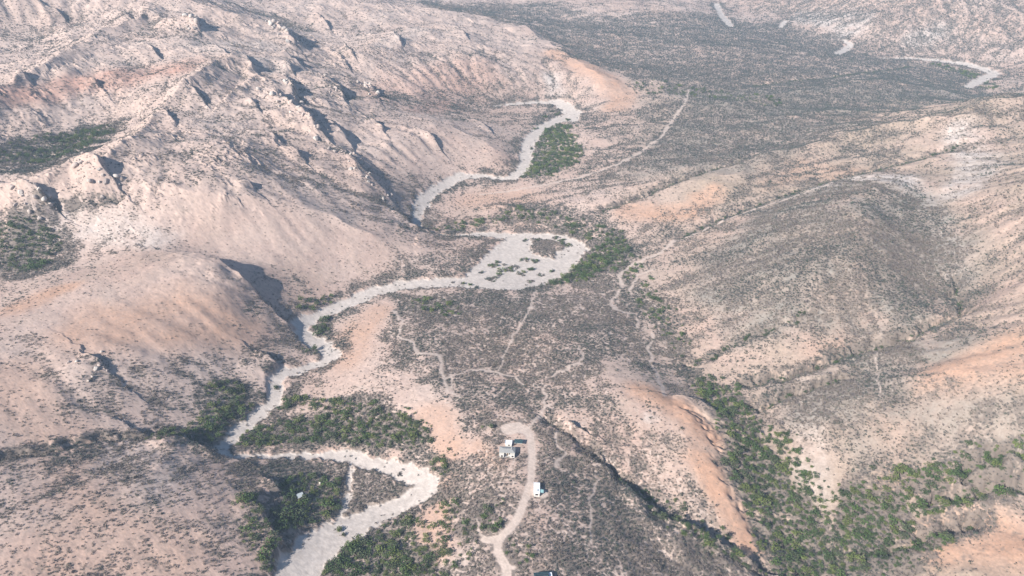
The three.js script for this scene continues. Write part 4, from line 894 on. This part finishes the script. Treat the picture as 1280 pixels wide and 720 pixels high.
function trunkGeo() {
  const parts = [], limb = (a, b, r0, r1) => { const l = a.distanceTo(b), c = new THREE.CylinderGeometry(r1, r0, l, 6, 1); c.translate(0, l / 2, 0); c.applyQuaternion(new THREE.Quaternion().setFromUnitVectors(V(0, 1, 0), b.clone().sub(a).normalize())); c.translate(a.x, a.y, a.z); parts.push(c); };
  limb(V(0, -.3, 0), V(.04, .5, .02), .10, .07);
  for (let i = 0; i < 4; i++) { const a = i * 1.57 + rnd(); limb(V(.04, .42, .02), V(.5 * Math.cos(a), .85 + .3 * rnd(), .5 * Math.sin(a)), .055, .02); }
  return mergeGeometries(parts);
}
const leafMat = (r, g, b) => new THREE.MeshStandardMaterial({ color: new THREE.Color().setRGB(r, g, b), roughness: .95, side: THREE.DoubleSide });
const bark = new THREE.MeshStandardMaterial({ color: new THREE.Color().setRGB(.13, .10, .08), roughness: 1 });
const shrubGeos = [shrubGeo(15, 12, .75), shrubGeo(15, 12, .9), shrubGeo(17, 10, .65), shrubGeo(13, 16, 1.0)];
const crownGeos = [crownGeo(190), crownGeo(190), crownGeo(190), crownGeo(180)], trunkGeos = [trunkGeo(), trunkGeo()];
const DRY = [[.168, .140, .122], [.136, .115, .112], [.190, .155, .126], [.124, .120, .095]];
const GREEN = [[.058, .092, .030], [.078, .125, .034], [.082, .104, .050], [.128, .158, .045]];
const PLAIN = [[.070, .082, .074], [.083, .083, .081], [.066, .084, .062], [.096, .092, .083]];   // the greyer, greener brush of the wide plain
const dryMats = DRY.map(c => leafMat(...c)), greenMats = GREEN.map(c => leafMat(...c));

const inFan = (x, z, m = 1.06) => Math.abs(x) < halfW(z) / 1.1 * m && z < -196 && z > -1900;
const clear = (x, z, r) => { if (roadD(x, z) < r * .8 + .3) return false; for (const [px, pz, pr] of pads) if (Math.hypot(x - px, z - pz) < pr * .62 + r) return false; return true; };
const seen = (x, y, z) => { for (let i = 1; i < 26; i++) { const t = 1 - i / 60; if (lerp(300, y, t) < heightAt(x * t, z * t, false)) return false; } return true; };
const toFrame = (x, y, z) => { const p = V(x, y, z).applyMatrix4(camera.matrixWorldInverse), w = -p.z; return [p.x / w * 881 / 640, p.y / w * 881 / 360]; };
camera.updateMatrixWorld(); camera.matrixWorldInverse.copy(camera.matrixWorld).invert();
const shrubs = [], trees = [];
for (let z = -196; z > -1900; ) {
  const st = -z < 450 ? 1.45 : -z < 700 ? 1.65 : -z < 1100 ? 2.1 : 3.0, hw = halfW(z) / 1.1 * 1.06;
  for (let x0 = -hw; x0 < hw; x0 += st) {
    const x = x0 + (rnd() - .5) * st * .95, zz = z + (rnd() - .5) * st * .95, cov = coverAt(x, zz), g = samp(green, x, zz), far = st / 1.5;
    const roll = rnd(), r0 = rnd(), kind = rnd(), turn = rnd() * 6.283;
    let p = .35 * cov + .8 * sstep(.18, .75, cov);
    const tiny = roll >= p; p = Math.max(p, -z > 550 && x < 0 ? .22 : .13);
    if (g > .15) p *= .75;
    if (roll > p) continue;
    const wd = washD(x, zz);
    if (wd < 1 && !(wd > -5 && kind < .06)) continue;
    if (pathD(x, zz) < .5) continue;
    let r = (.42 + .6 * r0 * r0 + .5 * cov) * Math.sqrt(far);
    if (tiny) r *= -z < 550 ? .75 : .95;
    if (-z > 550 && x < 0) r += .22;
    
    if (!clear(x, zz, r)) continue;
    shrubs.push([x, zz, r, turn, kind]);
  }
  z -= st;
}
// larger round bushes dotted over the eastern hillside and the plain
for (let z = -200; z > -1500; z -= 5.2) { const hw = halfW(z) / 1.1 * 1.05; for (let x0 = -hw; x0 < hw; x0 += 5.2) {
  const x = x0 + (rnd() - .5) * 5, zz = z + (rnd() - .5) * 5, q = rnd(), kind = rnd(), turn = rnd() * 6.283, east = sstep(60, 160, x + .1 * (zz + 500));
  if (q > east * (.10 + .5 * samp(dry, x, zz)) * (.8 + .7 * fbm(x, zz, 60, 2)) || washD(x, zz) < 3 || samp(orange, x, zz) > .7) continue;
  if (clear(x, zz, 2)) shrubs.push([x, zz, 1.25 + .85 * rnd(), turn, kind]);
} }
for (let z = -196; z > -1700; z -= 2.9) { const hw = halfW(z) / 1.1 * 1.05; for (let x0 = -hw; x0 < hw; x0 += 2.9) {
  const x = x0 + (rnd() - .5) * 2.8, zz = z + (rnd() - .5) * 2.8, g = samp(green, x, zz), q = rnd(), kind = rnd(), turn = rnd() * 6.283, r0 = rnd();
  if (g < .12 || q > g * 1.6 * (.8 + .6 * fbm(x, zz, 18, 2)) || washD(x, zz) < 1.2 || pathD(x, zz) < .8) continue;
  const r = .8 + 2.0 * r0 * r0 * r0 + .35 * g; if (clear(x, zz, r * .7)) trees.push([x, zz, r, turn, kind]);
} }
for (const [A, L] of D.gully) if (A > 2.6) for (let i = 0; i + 1 < L.length; i++) { const [ax, az] = L[i], [bx, bz] = L[i + 1], n = Math.hypot(bx - ax, bz - az) / 1.1 | 0; for (let k = 0; k < n; k++) { const x = lerp(ax, bx, k / n) + (rnd() - .5) * 2.4, z = lerp(az, bz, k / n) + (rnd() - .5) * 2.4, q = x - 3 * n2(x / 17, z / 17), w = z - 3 * n2b(x / 17, z / 17); if (rnd() < .85 && washD(q, w) > 2) (x > 60 && rnd() < .6 ? trees : shrubs).push([q, w, .8 + .7 * rnd(), rnd() * 6.283, rnd() < .5 ? .1 + .1 * rnd() : .6 + .1 * rnd()]); } }
for (const L of D.bars) for (const b of L) for (let i = 0; i < 3 + b[2] * b[2] * 1.1; i++) { const a = rnd() * 6.283, q = Math.sqrt(rnd()) * b[2] * 1.15, x = b[0] + q * Math.cos(a), z = b[1] + q * Math.sin(a); (rnd() < .25 ? trees : shrubs).push([x, z, 1.0 + .9 * rnd(), rnd() * 6.283, rnd()]); }
console.log('shrubs', shrubs.length, 'trees', trees.length);
const zone = (x, z) => {
  if (z < -900) return 'on the far plain';
  if (x > 60 && z > -330) return x < 130 && z > -290 ? 'in the ravine below the orange ridge' : 'on the slopes above the ravine';
  if (x > 90) return 'on the wide hillside across the plain';
  if (z < -640) return 'by the upper bend of the wash';
  if (z < -470) return 'round the broad sandy bend of the wash';
  if (x < -75 && x > -190 && z > -300) return 'in the hollow beside the lowest reach of the wash';
  if (x <= -150 && z > -300) return 'on the round hill above the wash';
  if (x <= -150) return 'at the foot of the bare pink hill';
  if (x < -40 && z < -290) return 'in the strip between the narrow wash reaches';
  if (x < -30) return 'on the bank below the dirt road';
  return 'on the flat around the houses';
};
function plantAll(list, kindName, group, geos, mats, colours, single, n, hScale, mk) {
  const rank = [];
  list.forEach((s, i) => { const y = heightAt(s[0], s[1]); s[5] = y; const [fx, fy] = toFrame(s[0], y, s[1]); const d = Math.hypot(s[0], 300 - y, s[1]); s[6] = Math.abs(fx) < 1 && Math.abs(fy) < 1 ? s[2] / d : 0; if (s[6]) rank.push(i); });
  rank.sort((a, b) => list[b][6] - list[a][6]);
  const pick = new Set(); for (const i of rank) { if (pick.size >= n) break; if (seen(list[i][0], list[i][5] + 1, list[i][1])) pick.add(i); }
  const M = new THREE.Matrix4(), Q = new THREE.Quaternion(), buckets = geos.map(() => []);
  list.forEach((s, i) => {
    const v = Math.floor(s[4] * 4), q = Math.floor(s[4] * 97) % geos.length;
    if (pick.has(i)) { const o = mk(q, v); o.name = numbered(kindName); o.position.set(s[0], s[5] - .05, s[1]); o.rotation.y = s[3]; o.scale.set(s[2] * (.82 + .4 * ((s[3] * 17) % 1)), s[2] * (.7 + .5 * ((s[3] * 7) % 1)), s[2] * (.82 + .4 * ((s[3] * 23) % 1))); scene.add(tag(o, single(v, s), kindName.split('_').pop(), group(s))); }
    else buckets[q].push(s);
  });
  return buckets;
}
const dryWord = ['grey-brown', 'dark brown', 'tan', 'olive-grey'], greenWord = ['dark green', 'green', 'grey-green', 'yellow-green'];
const shrubB = plantAll(shrubs, 'dry_shrub', s => 'dry shrubs ' + zone(s[0], s[1]), shrubGeos, dryMats, DRY, (v, s) => (s[2] > 1.7 ? 'large ' : s[2] > 1.4 ? 'rounded ' : 'low ') + dryWord[v] + ' leafless shrub ' + zone(s[0], s[1]), 300, 1, (q, v) => new THREE.Mesh(shrubGeos[q], dryMats[v]));
const treeB = plantAll(trees, 'green_tree', s => 'green trees ' + zone(s[0], s[1]), crownGeos, greenMats, GREEN, (v, s) => (s[2] > 2.6 ? 'broad ' : 'small ') + greenWord[v] + ' leafy tree ' + zone(s[0], s[1]), 300, 1, (q, v) => { const g = new THREE.Group(), a = new THREE.Mesh(trunkGeos[q % 2], bark), b = new THREE.Mesh(crownGeos[q], greenMats[v]); a.name = 'trunk'; b.name = 'crown'; g.add(a, b); return g; });
function mass(name, label, category, buckets, geos, colours, light) {
  const root = new THREE.Group(); root.name = name;
  buckets.forEach((l, q) => {
    const im = new THREE.InstancedMesh(geos[q], new THREE.MeshStandardMaterial({ color: 0xffffff, roughness: .95, side: THREE.DoubleSide }), l.length), M = new THREE.Matrix4(), Q = new THREE.Quaternion(), c = new THREE.Color();
    l.forEach((s, i) => { M.compose(V(s[0], s[5] - .05, s[1]), Q.setFromAxisAngle(V(0, 1, 0), s[3]), V(s[2] * (.82 + .4 * ((s[3] * 17) % 1)), s[2] * (.7 + .5 * ((s[3] * 7) % 1)), s[2] * (.82 + .4 * ((s[3] * 23) % 1)))); im.setMatrixAt(i, M); const k = (colours === DRY && s[0] > 0 && s[1] < -560 - 300 * ((s[3] * 29) % 1) || colours === DRY && n2(s[0] / 70, s[1] / 70) + .6 * ((s[3] * 31) % 1) > .45 ? PLAIN : colours)[Math.floor(s[4] * 4)], t = .85 + .3 * ((s[3] * 13) % 1); c.setRGB(k[0] * t, k[1] * t, k[2] * t); im.setColorAt(i, c); });
    im.name = name + '_clumps'; im.userData.kind = 'stuff'; im.castShadow = im.receiveShadow = true; root.add(im);
  });
  scene.add(tag(root, label, category, null, 'stuff'));
}
mass('dry_scrub', 'grey and brown dry scrub spread over hills and plain', 'scrub', shrubB, shrubGeos, DRY);
mass('green_thicket', 'green trees and bushes crowded along wash and ravines', 'thicket', treeB, crownGeos.map((g, i) => mergeGeometries([g, trunkGeos[i % 2]].map(k => { const n = k.index ? k.toNonIndexed() : k.clone(); n.deleteAttribute('uv'); return n; }))), GREEN);

// ---------- buildings and other things ----------
const paint = (r, g, b, rough = .9, metal = 0) => new THREE.MeshStandardMaterial({ color: new THREE.Color().setRGB(r, g, b), roughness: rough, metalness: metal });
const MAT = { white: paint(.66, .64, .60), cream: paint(.66, .61, .52), roofGrey: paint(.30, .30, .29, .8), roofWhite: paint(.80, .82, .84, .6), teal: paint(.035, .075, .085, .6), dark: paint(.03, .03, .035, .5), wood: paint(.16, .10, .06), turquoise: paint(.35, .58, .56, .7), tin: paint(.40, .43, .44, .75), adobe: paint(.45, .27, .19), concrete: paint(.42, .40, .37), rubber: paint(.02, .02, .02) };
const glass = new THREE.MeshPhysicalMaterial({ color: 0x18222a, roughness: .12, metalness: 0 });
const group = (name, x, z, turn, y) => { const g = new THREE.Group(); g.name = numbered(name); g.position.set(x, y ?? heightAt(x, z), z); g.rotation.y = turn; scene.add(g); return g; };
const add = (parent, name, geo, m, x = 0, y = 0, z = 0) => { const o = new THREE.Mesh(geo, m); o.name = name; o.position.set(x, y, z); parent.add(o); return o; };
const box = (w, h, d) => new THREE.BoxGeometry(w, h, d);
function hip(w, d, h, r) {   // hipped roof with a ridge of length r
  const W = w / 2, E = d / 2, R = r / 2, v = [[-W, 0, E], [W, 0, E], [W, 0, -E], [-W, 0, -E], [-R, h, 0], [R, h, 0], [-W, -.16, E], [W, -.16, E], [W, -.16, -E], [-W, -.16, -E]];
  const f = [[0, 1, 5], [0, 5, 4], [1, 2, 5], [2, 3, 4], [2, 4, 5], [3, 0, 4], [6, 7, 1], [6, 1, 0], [7, 8, 2], [7, 2, 1], [8, 9, 3], [8, 3, 2], [9, 6, 0], [9, 0, 3], [6, 9, 8], [6, 8, 7]];
  return soup(f.flat().flatMap(i => v[i]));
}
function windowIn(parent, x, y, z, w, h, turn = 0) { const o = add(parent, 'window', box(w, h, .05), glass, x, y, z); o.rotation.y = turn; const f = .07; const fr = mergeGeometries([box(w + .14, f, .1).translate(0, h / 2 + f / 2, 0), box(w + .14, f, .1).translate(0, -h / 2 - f / 2, 0), box(f, h, .1).translate(w / 2 + f / 2, 0, 0), box(f, h, .1).translate(-w / 2 - f / 2, 0, 0)]); add(o, 'frame', fr, MAT.wood); return o; }
{
  // main house: grey hipped roof, white walls, two white wings towards the wash
  const g = group('house', -2.6, -290.6, -.06, pads[0][3] - .05);
  add(g, 'plinth', box(11.4, .4, 7.6), MAT.concrete, 0, .1, .6);
  add(g, 'wall', box(10.2, 2.7, 5.2), MAT.white, 0, 1.6, 0);
  const roof = add(g, 'roof', hip(11.2, 6.2, 1.25, 5.4), MAT.roofGrey, 0, 3.12, 0);
  for (let i = -5; i <= 5; i++) add(roof, 'seam', box(.07, .05, 2.9), MAT.roofGrey, i * .48, .66, 1.52).rotation.x = .385;
  add(roof, 'chimney', box(.6, 1.0, .6), MAT.white, 2.9, .95, -.6);
  for (const s of [-1, 1]) {
    const w = add(g, 'wing', box(2.7, 2.5, 2.2), MAT.white, s * 3.7 + .2, 1.5, 3.69);
    add(w, 'wing_roof', box(2.9, .14, 2.3), MAT.cream, 0, 1.33, 0);
    add(w, 'parapet', box(2.9, .25, .16), MAT.white, 0, 1.53, 1.08);
    windowIn(g, s * 3.7 + .2, 1.7, 4.80, 1.2, 1.1);
  }
  const dr = add(g, 'door', box(1.0, 2.1, .06), MAT.wood, .2, 1.35, 2.64); add(dr, 'handle', box(.06, .12, .08), MAT.tin, .38, 0, .05);
  windowIn(g, -1.3, 1.8, 2.63, 1.0, 1.0); windowIn(g, 1.6, 1.8, 2.63, 1.0, 1.0);
  windowIn(g, -5.11, 1.8, 0, 1.2, 1.0, Math.PI / 2);
  g.scale.setScalar(.8);
  tag(g, 'white house with grey hipped roof and two white front wings', 'house');
}
{
  const g = group('annex', -1.9, -296.9, -.08, pads[0][3] - .05);
  add(g, 'wall', box(4.0, 2.5, 3.2), MAT.white, 0, 1.25, 0);
  const r = add(g, 'roof', box(4.4, .14, 3.6), MAT.roofWhite, 0, 2.57, 0);
  for (const s of [-1, 1]) add(r, 'parapet', box(.12, .2, 3.6), MAT.roofWhite, s * 2.14, .17, 0);
  const d = add(g, 'door', box(.06, 2.0, .9), MAT.wood, -2.02, 1.02, .3); add(d, 'handle', box(.06, .1, .06), MAT.tin, -.05, 0, .3);
  windowIn(g, .3, 1.5, 1.61, .9, .8);
  g.scale.setScalar(.9);
  tag(g, 'small annex with bright white flat roof behind the grey-roofed house', 'building');
}
{
  const g = group('carport', 3.7, -297.6, -.1, pads[0][3] - .05);
  const r = add(g, 'roof', box(5.2, .12, 3.4), MAT.teal, 0, 2.5, 0); r.rotation.x = .06;
  add(r, 'trim', box(5.2, .16, .08), MAT.white, 0, 0, 1.75);
  for (const sx of [-1, 1]) for (const sz of [-1, 1]) add(g, 'post', box(.14, 2.6, .14), MAT.wood, sx * 2.4, 1.2, sz * 1.5);
  add(g, 'back_wall', box(5.0, 2.3, .1), MAT.teal, 0, 1.15, -1.62);
  g.scale.setScalar(.9);
  tag(g, 'open carport with dark teal roof behind the grey-roofed house', 'carport');
}
{
  const g = group('cabin', 13.0, -262.6, -.04, pads[1][3] - .05);
  add(g, 'wall', box(3.0, 2.5, 7.2), MAT.white, 0, 1.25, 0);
  const r = add(g, 'roof', box(3.3, .14, 7.5), MAT.roofWhite, 0, 2.57, 0);
  for (let i = -2; i <= 2; i++) add(r, 'roof_seam', box(3.3, .05, .09), MAT.tin, 0, .095, i * 1.4);
  add(r, 'roof_box', box(.8, .35, .7), MAT.tin, .3, .25, 1.8);
  const d = add(g, 'door', box(.06, 2, .9), MAT.turquoise, 1.53, 1.05, 1.2); add(d, 'handle', box(.07, .1, .06), MAT.dark, .04, 0, .3);
  windowIn(g, 0, 1.5, 3.61, 1.3, .9); windowIn(g, 1.51, 1.5, -1.2, 1.0, .8, Math.PI / 2); windowIn(g, -1.51, 1.5, 1, 1.2, .8, Math.PI / 2);
  const a = add(g, 'awning', box(1.9, .06, 2.2), MAT.turquoise, 2.6, 2.25, 1.7); a.rotation.z = -.1;
  for (const z of [-.9, .9]) add(a, 'pole', new THREE.CylinderGeometry(.04, .04, 2.2, 8), MAT.tin, .85, -1.1, z);
  tag(g, 'long narrow white cabin with flat roof right beside the dirt road', 'cabin');
}
{
  const g = group('shed', 13.6, -209.4, .1, pads[2][3] - .05);
  add(g, 'wall', box(6.4, 2.4, 4.6), MAT.teal, 0, 1.2, 0);
  const r = add(g, 'roof', hip(6.9, 5.2, 1.0, 6.2), MAT.teal, 0, 2.56, 0);
  add(r, 'ridge_cap', box(6.0, .08, .3), MAT.dark, 0, 1.0, 0);
  add(g, 'lean_to', box(1.7, 2.2, 3.4), MAT.white, 4.06, 1.1, -.3); add(g, 'lean_to_roof', box(1.9, .1, 3.7), MAT.roofWhite, 4.1, 2.26, -.3);
  const d = add(g, 'door', box(1.2, 2, .06), MAT.wood, -1, 1.02, 2.33); add(d, 'handle', box(.06, .12, .08), MAT.tin, .4, 0, .05);
  windowIn(g, 1.4, 1.5, 2.33, 1.1, .8);
  tag(g, 'dark teal roofed shed with a white lean-to beside the dirt road', 'shed');
}
{
  const y = heightAt(-115.4, -271), g = group('hut', -115.4, -271, .5, y - .2);
  add(g, 'wall', box(2.6, 2.4, 2.4), MAT.adobe, 0, 1.2, 0);
  const r = add(g, 'roof', box(3.4, .08, 3.0), MAT.tin, 0, 2.62, 0); r.rotation.x = .22;
  for (let i = -3; i <= 3; i++) add(r, 'rib', box(.06, .05, 3.0), MAT.tin, i * .5, .06, 0);
  const d = add(g, 'door', box(.9, 1.9, .06), MAT.wood, 0, 1.0, 1.23); add(d, 'handle', box(.05, .1, .06), MAT.dark, .3, 0, .04);
  tag(g, 'small adobe hut with sloping pale tin roof among green trees', 'hut');
  const t = group('water_tank', -108, -283.5, 0, heightAt(-108, -283.5) - .1);
  const prof = [[0, 0], [.65, 0], [.65, 1.1], [.52, 1.3], [.2, 1.42], [.2, 1.5], [0, 1.5]].map(p => new THREE.Vector2(...p));
  add(t, 'tank_body', new THREE.LatheGeometry(prof, 20), MAT.cream); for (const y2 of [.3, .65, 1.0]) add(t, 'hoop', new THREE.TorusGeometry(.66, .03, 6, 20).rotateX(Math.PI / 2), MAT.tin, 0, y2, 0); add(t, 'lid', new THREE.CylinderGeometry(.3, .3, .08, 14), MAT.dark, 0, 1.53, 0);
  tag(t, 'round cream water tank in the thicket behind the tin-roofed hut', 'water tank');
}
{
  const g = group('fallen_tree', 219, -237.5, .12), limb = (name, a, b, r0, r1, p = g) => { const l = a.distanceTo(b), c = new THREE.CylinderGeometry(r1, r0, l, 7, 4), q = c.attributes.position; for (let i = 0; i < q.count; i++) q.setX(i, q.getX(i) + .05 * n3(i, l, 2)); c.translate(0, l / 2, 0); c.applyQuaternion(new THREE.Quaternion().setFromUnitVectors(V(0, 1, 0), b.clone().sub(a).normalize())); c.translate(a.x, a.y, a.z); c.computeVertexNormals(); return add(p, name, c, MAT.dark); };
  const trunk = limb('trunk', V(-4, .5, 0), V(4, .7, .3), .32, .14);
  limb('branch', V(1.5, .6, .2), V(4, 1.6, -1.4), .12, .04, trunk); limb('branch', V(.2, .6, 0), V(2.2, 1.3, 1.6), .12, .04, trunk); limb('branch', V(-2, .6, 0), V(-3.6, 1.6, -1), .12, .04, trunk);
  tag(g, 'dark fallen tree lying across the bare orange slope', 'fallen tree');
}
// granite blocks broken from the ledges
{
  const mats = [paint(.50, .42, .37), paint(.44, .36, .32), paint(.54, .48, .43)];
  const geos = Array.from({ length: 5 }, (_, k) => { const g = new THREE.IcosahedronGeometry(1, 2), p = g.attributes.position, v = V(0, 0, 0), pl = Array.from({ length: 9 }, () => [V(rnd() - .5, rnd() - .5, rnd() - .5).normalize(), .55 + .3 * rnd()]); for (let i = 0; i < p.count; i++) { v.fromBufferAttribute(p, i); for (const [n, d] of pl) { const e = v.dot(n) - d; if (e > 0) v.addScaledVector(n, -e); } p.setXYZ(i, v.x, v.y, v.z); } g.computeVertexNormals(); return g; });
  const where = [[D.crag[2][1], 'under the tallest ledge of the granite ridge', 30, 3.2], [D.crag[4][1], 'by the second ledge of the granite ridge', 22, 3], [D.crag[6][1], 'on the upper granite ridge', 26, 4], [D.crag[9][1], 'on the low granite spur beside the green basin', 22, 3], [D.crag[10][1], 'by the short ledge above the basin', 20, 3], [D.crag[11][1], 'in the rocky gully down to the wash', 26, 2.4], [D.crag[3][1], 'along the cracked slab above the tallest ledge', 18, 3], [D.crag[5][1], 'by the pale ledge over the upper wash valley', 18, 3], [D.crag[8][1], 'on the rocky summit over the red slope', 22, 4], [D.crag[24][1], 'in the small outcrop on the bare pink hill', 9, 1.5]];
  for (const [L, phrase, nB, rMax] of where) {
    for (let i = 0; i < nB; i++) {
      const s = rnd() * (L.length - 1), k = Math.min(s | 0, L.length - 2), t = s - k, off = (rnd() - .35) * 22, dx = L[k + 1][0] - L[k][0], dz = L[k + 1][1] - L[k][1], l = Math.hypot(dx, dz), x = lerp(L[k][0], L[k + 1][0], t) - dz / l * off, z = lerp(L[k][1], L[k + 1][1], t) + dx / l * off;
      if (washD(x, z) < 2) continue;
      const r = .8 + (rMax - .8) * Math.pow(rnd(), 1.6), m = new THREE.Mesh(geos[Math.floor(rnd() * 5)], mats[Math.floor(rnd() * 3)]), big = r > 1.6;
      m.name = numbered('granite_boulder'); m.position.set(x, heightAt(x, z) + r * .25, z); m.rotation.set(rnd(), rnd() * 6, rnd()); m.scale.set(r * 1.3, r * .85, r);
      scene.add(tag(m, (big ? 'large ' : 'small ') + 'angular granite boulder ' + phrase, 'boulder', 'granite boulders ' + phrase));
    }
  }
}
renderer.render(scene, camera);
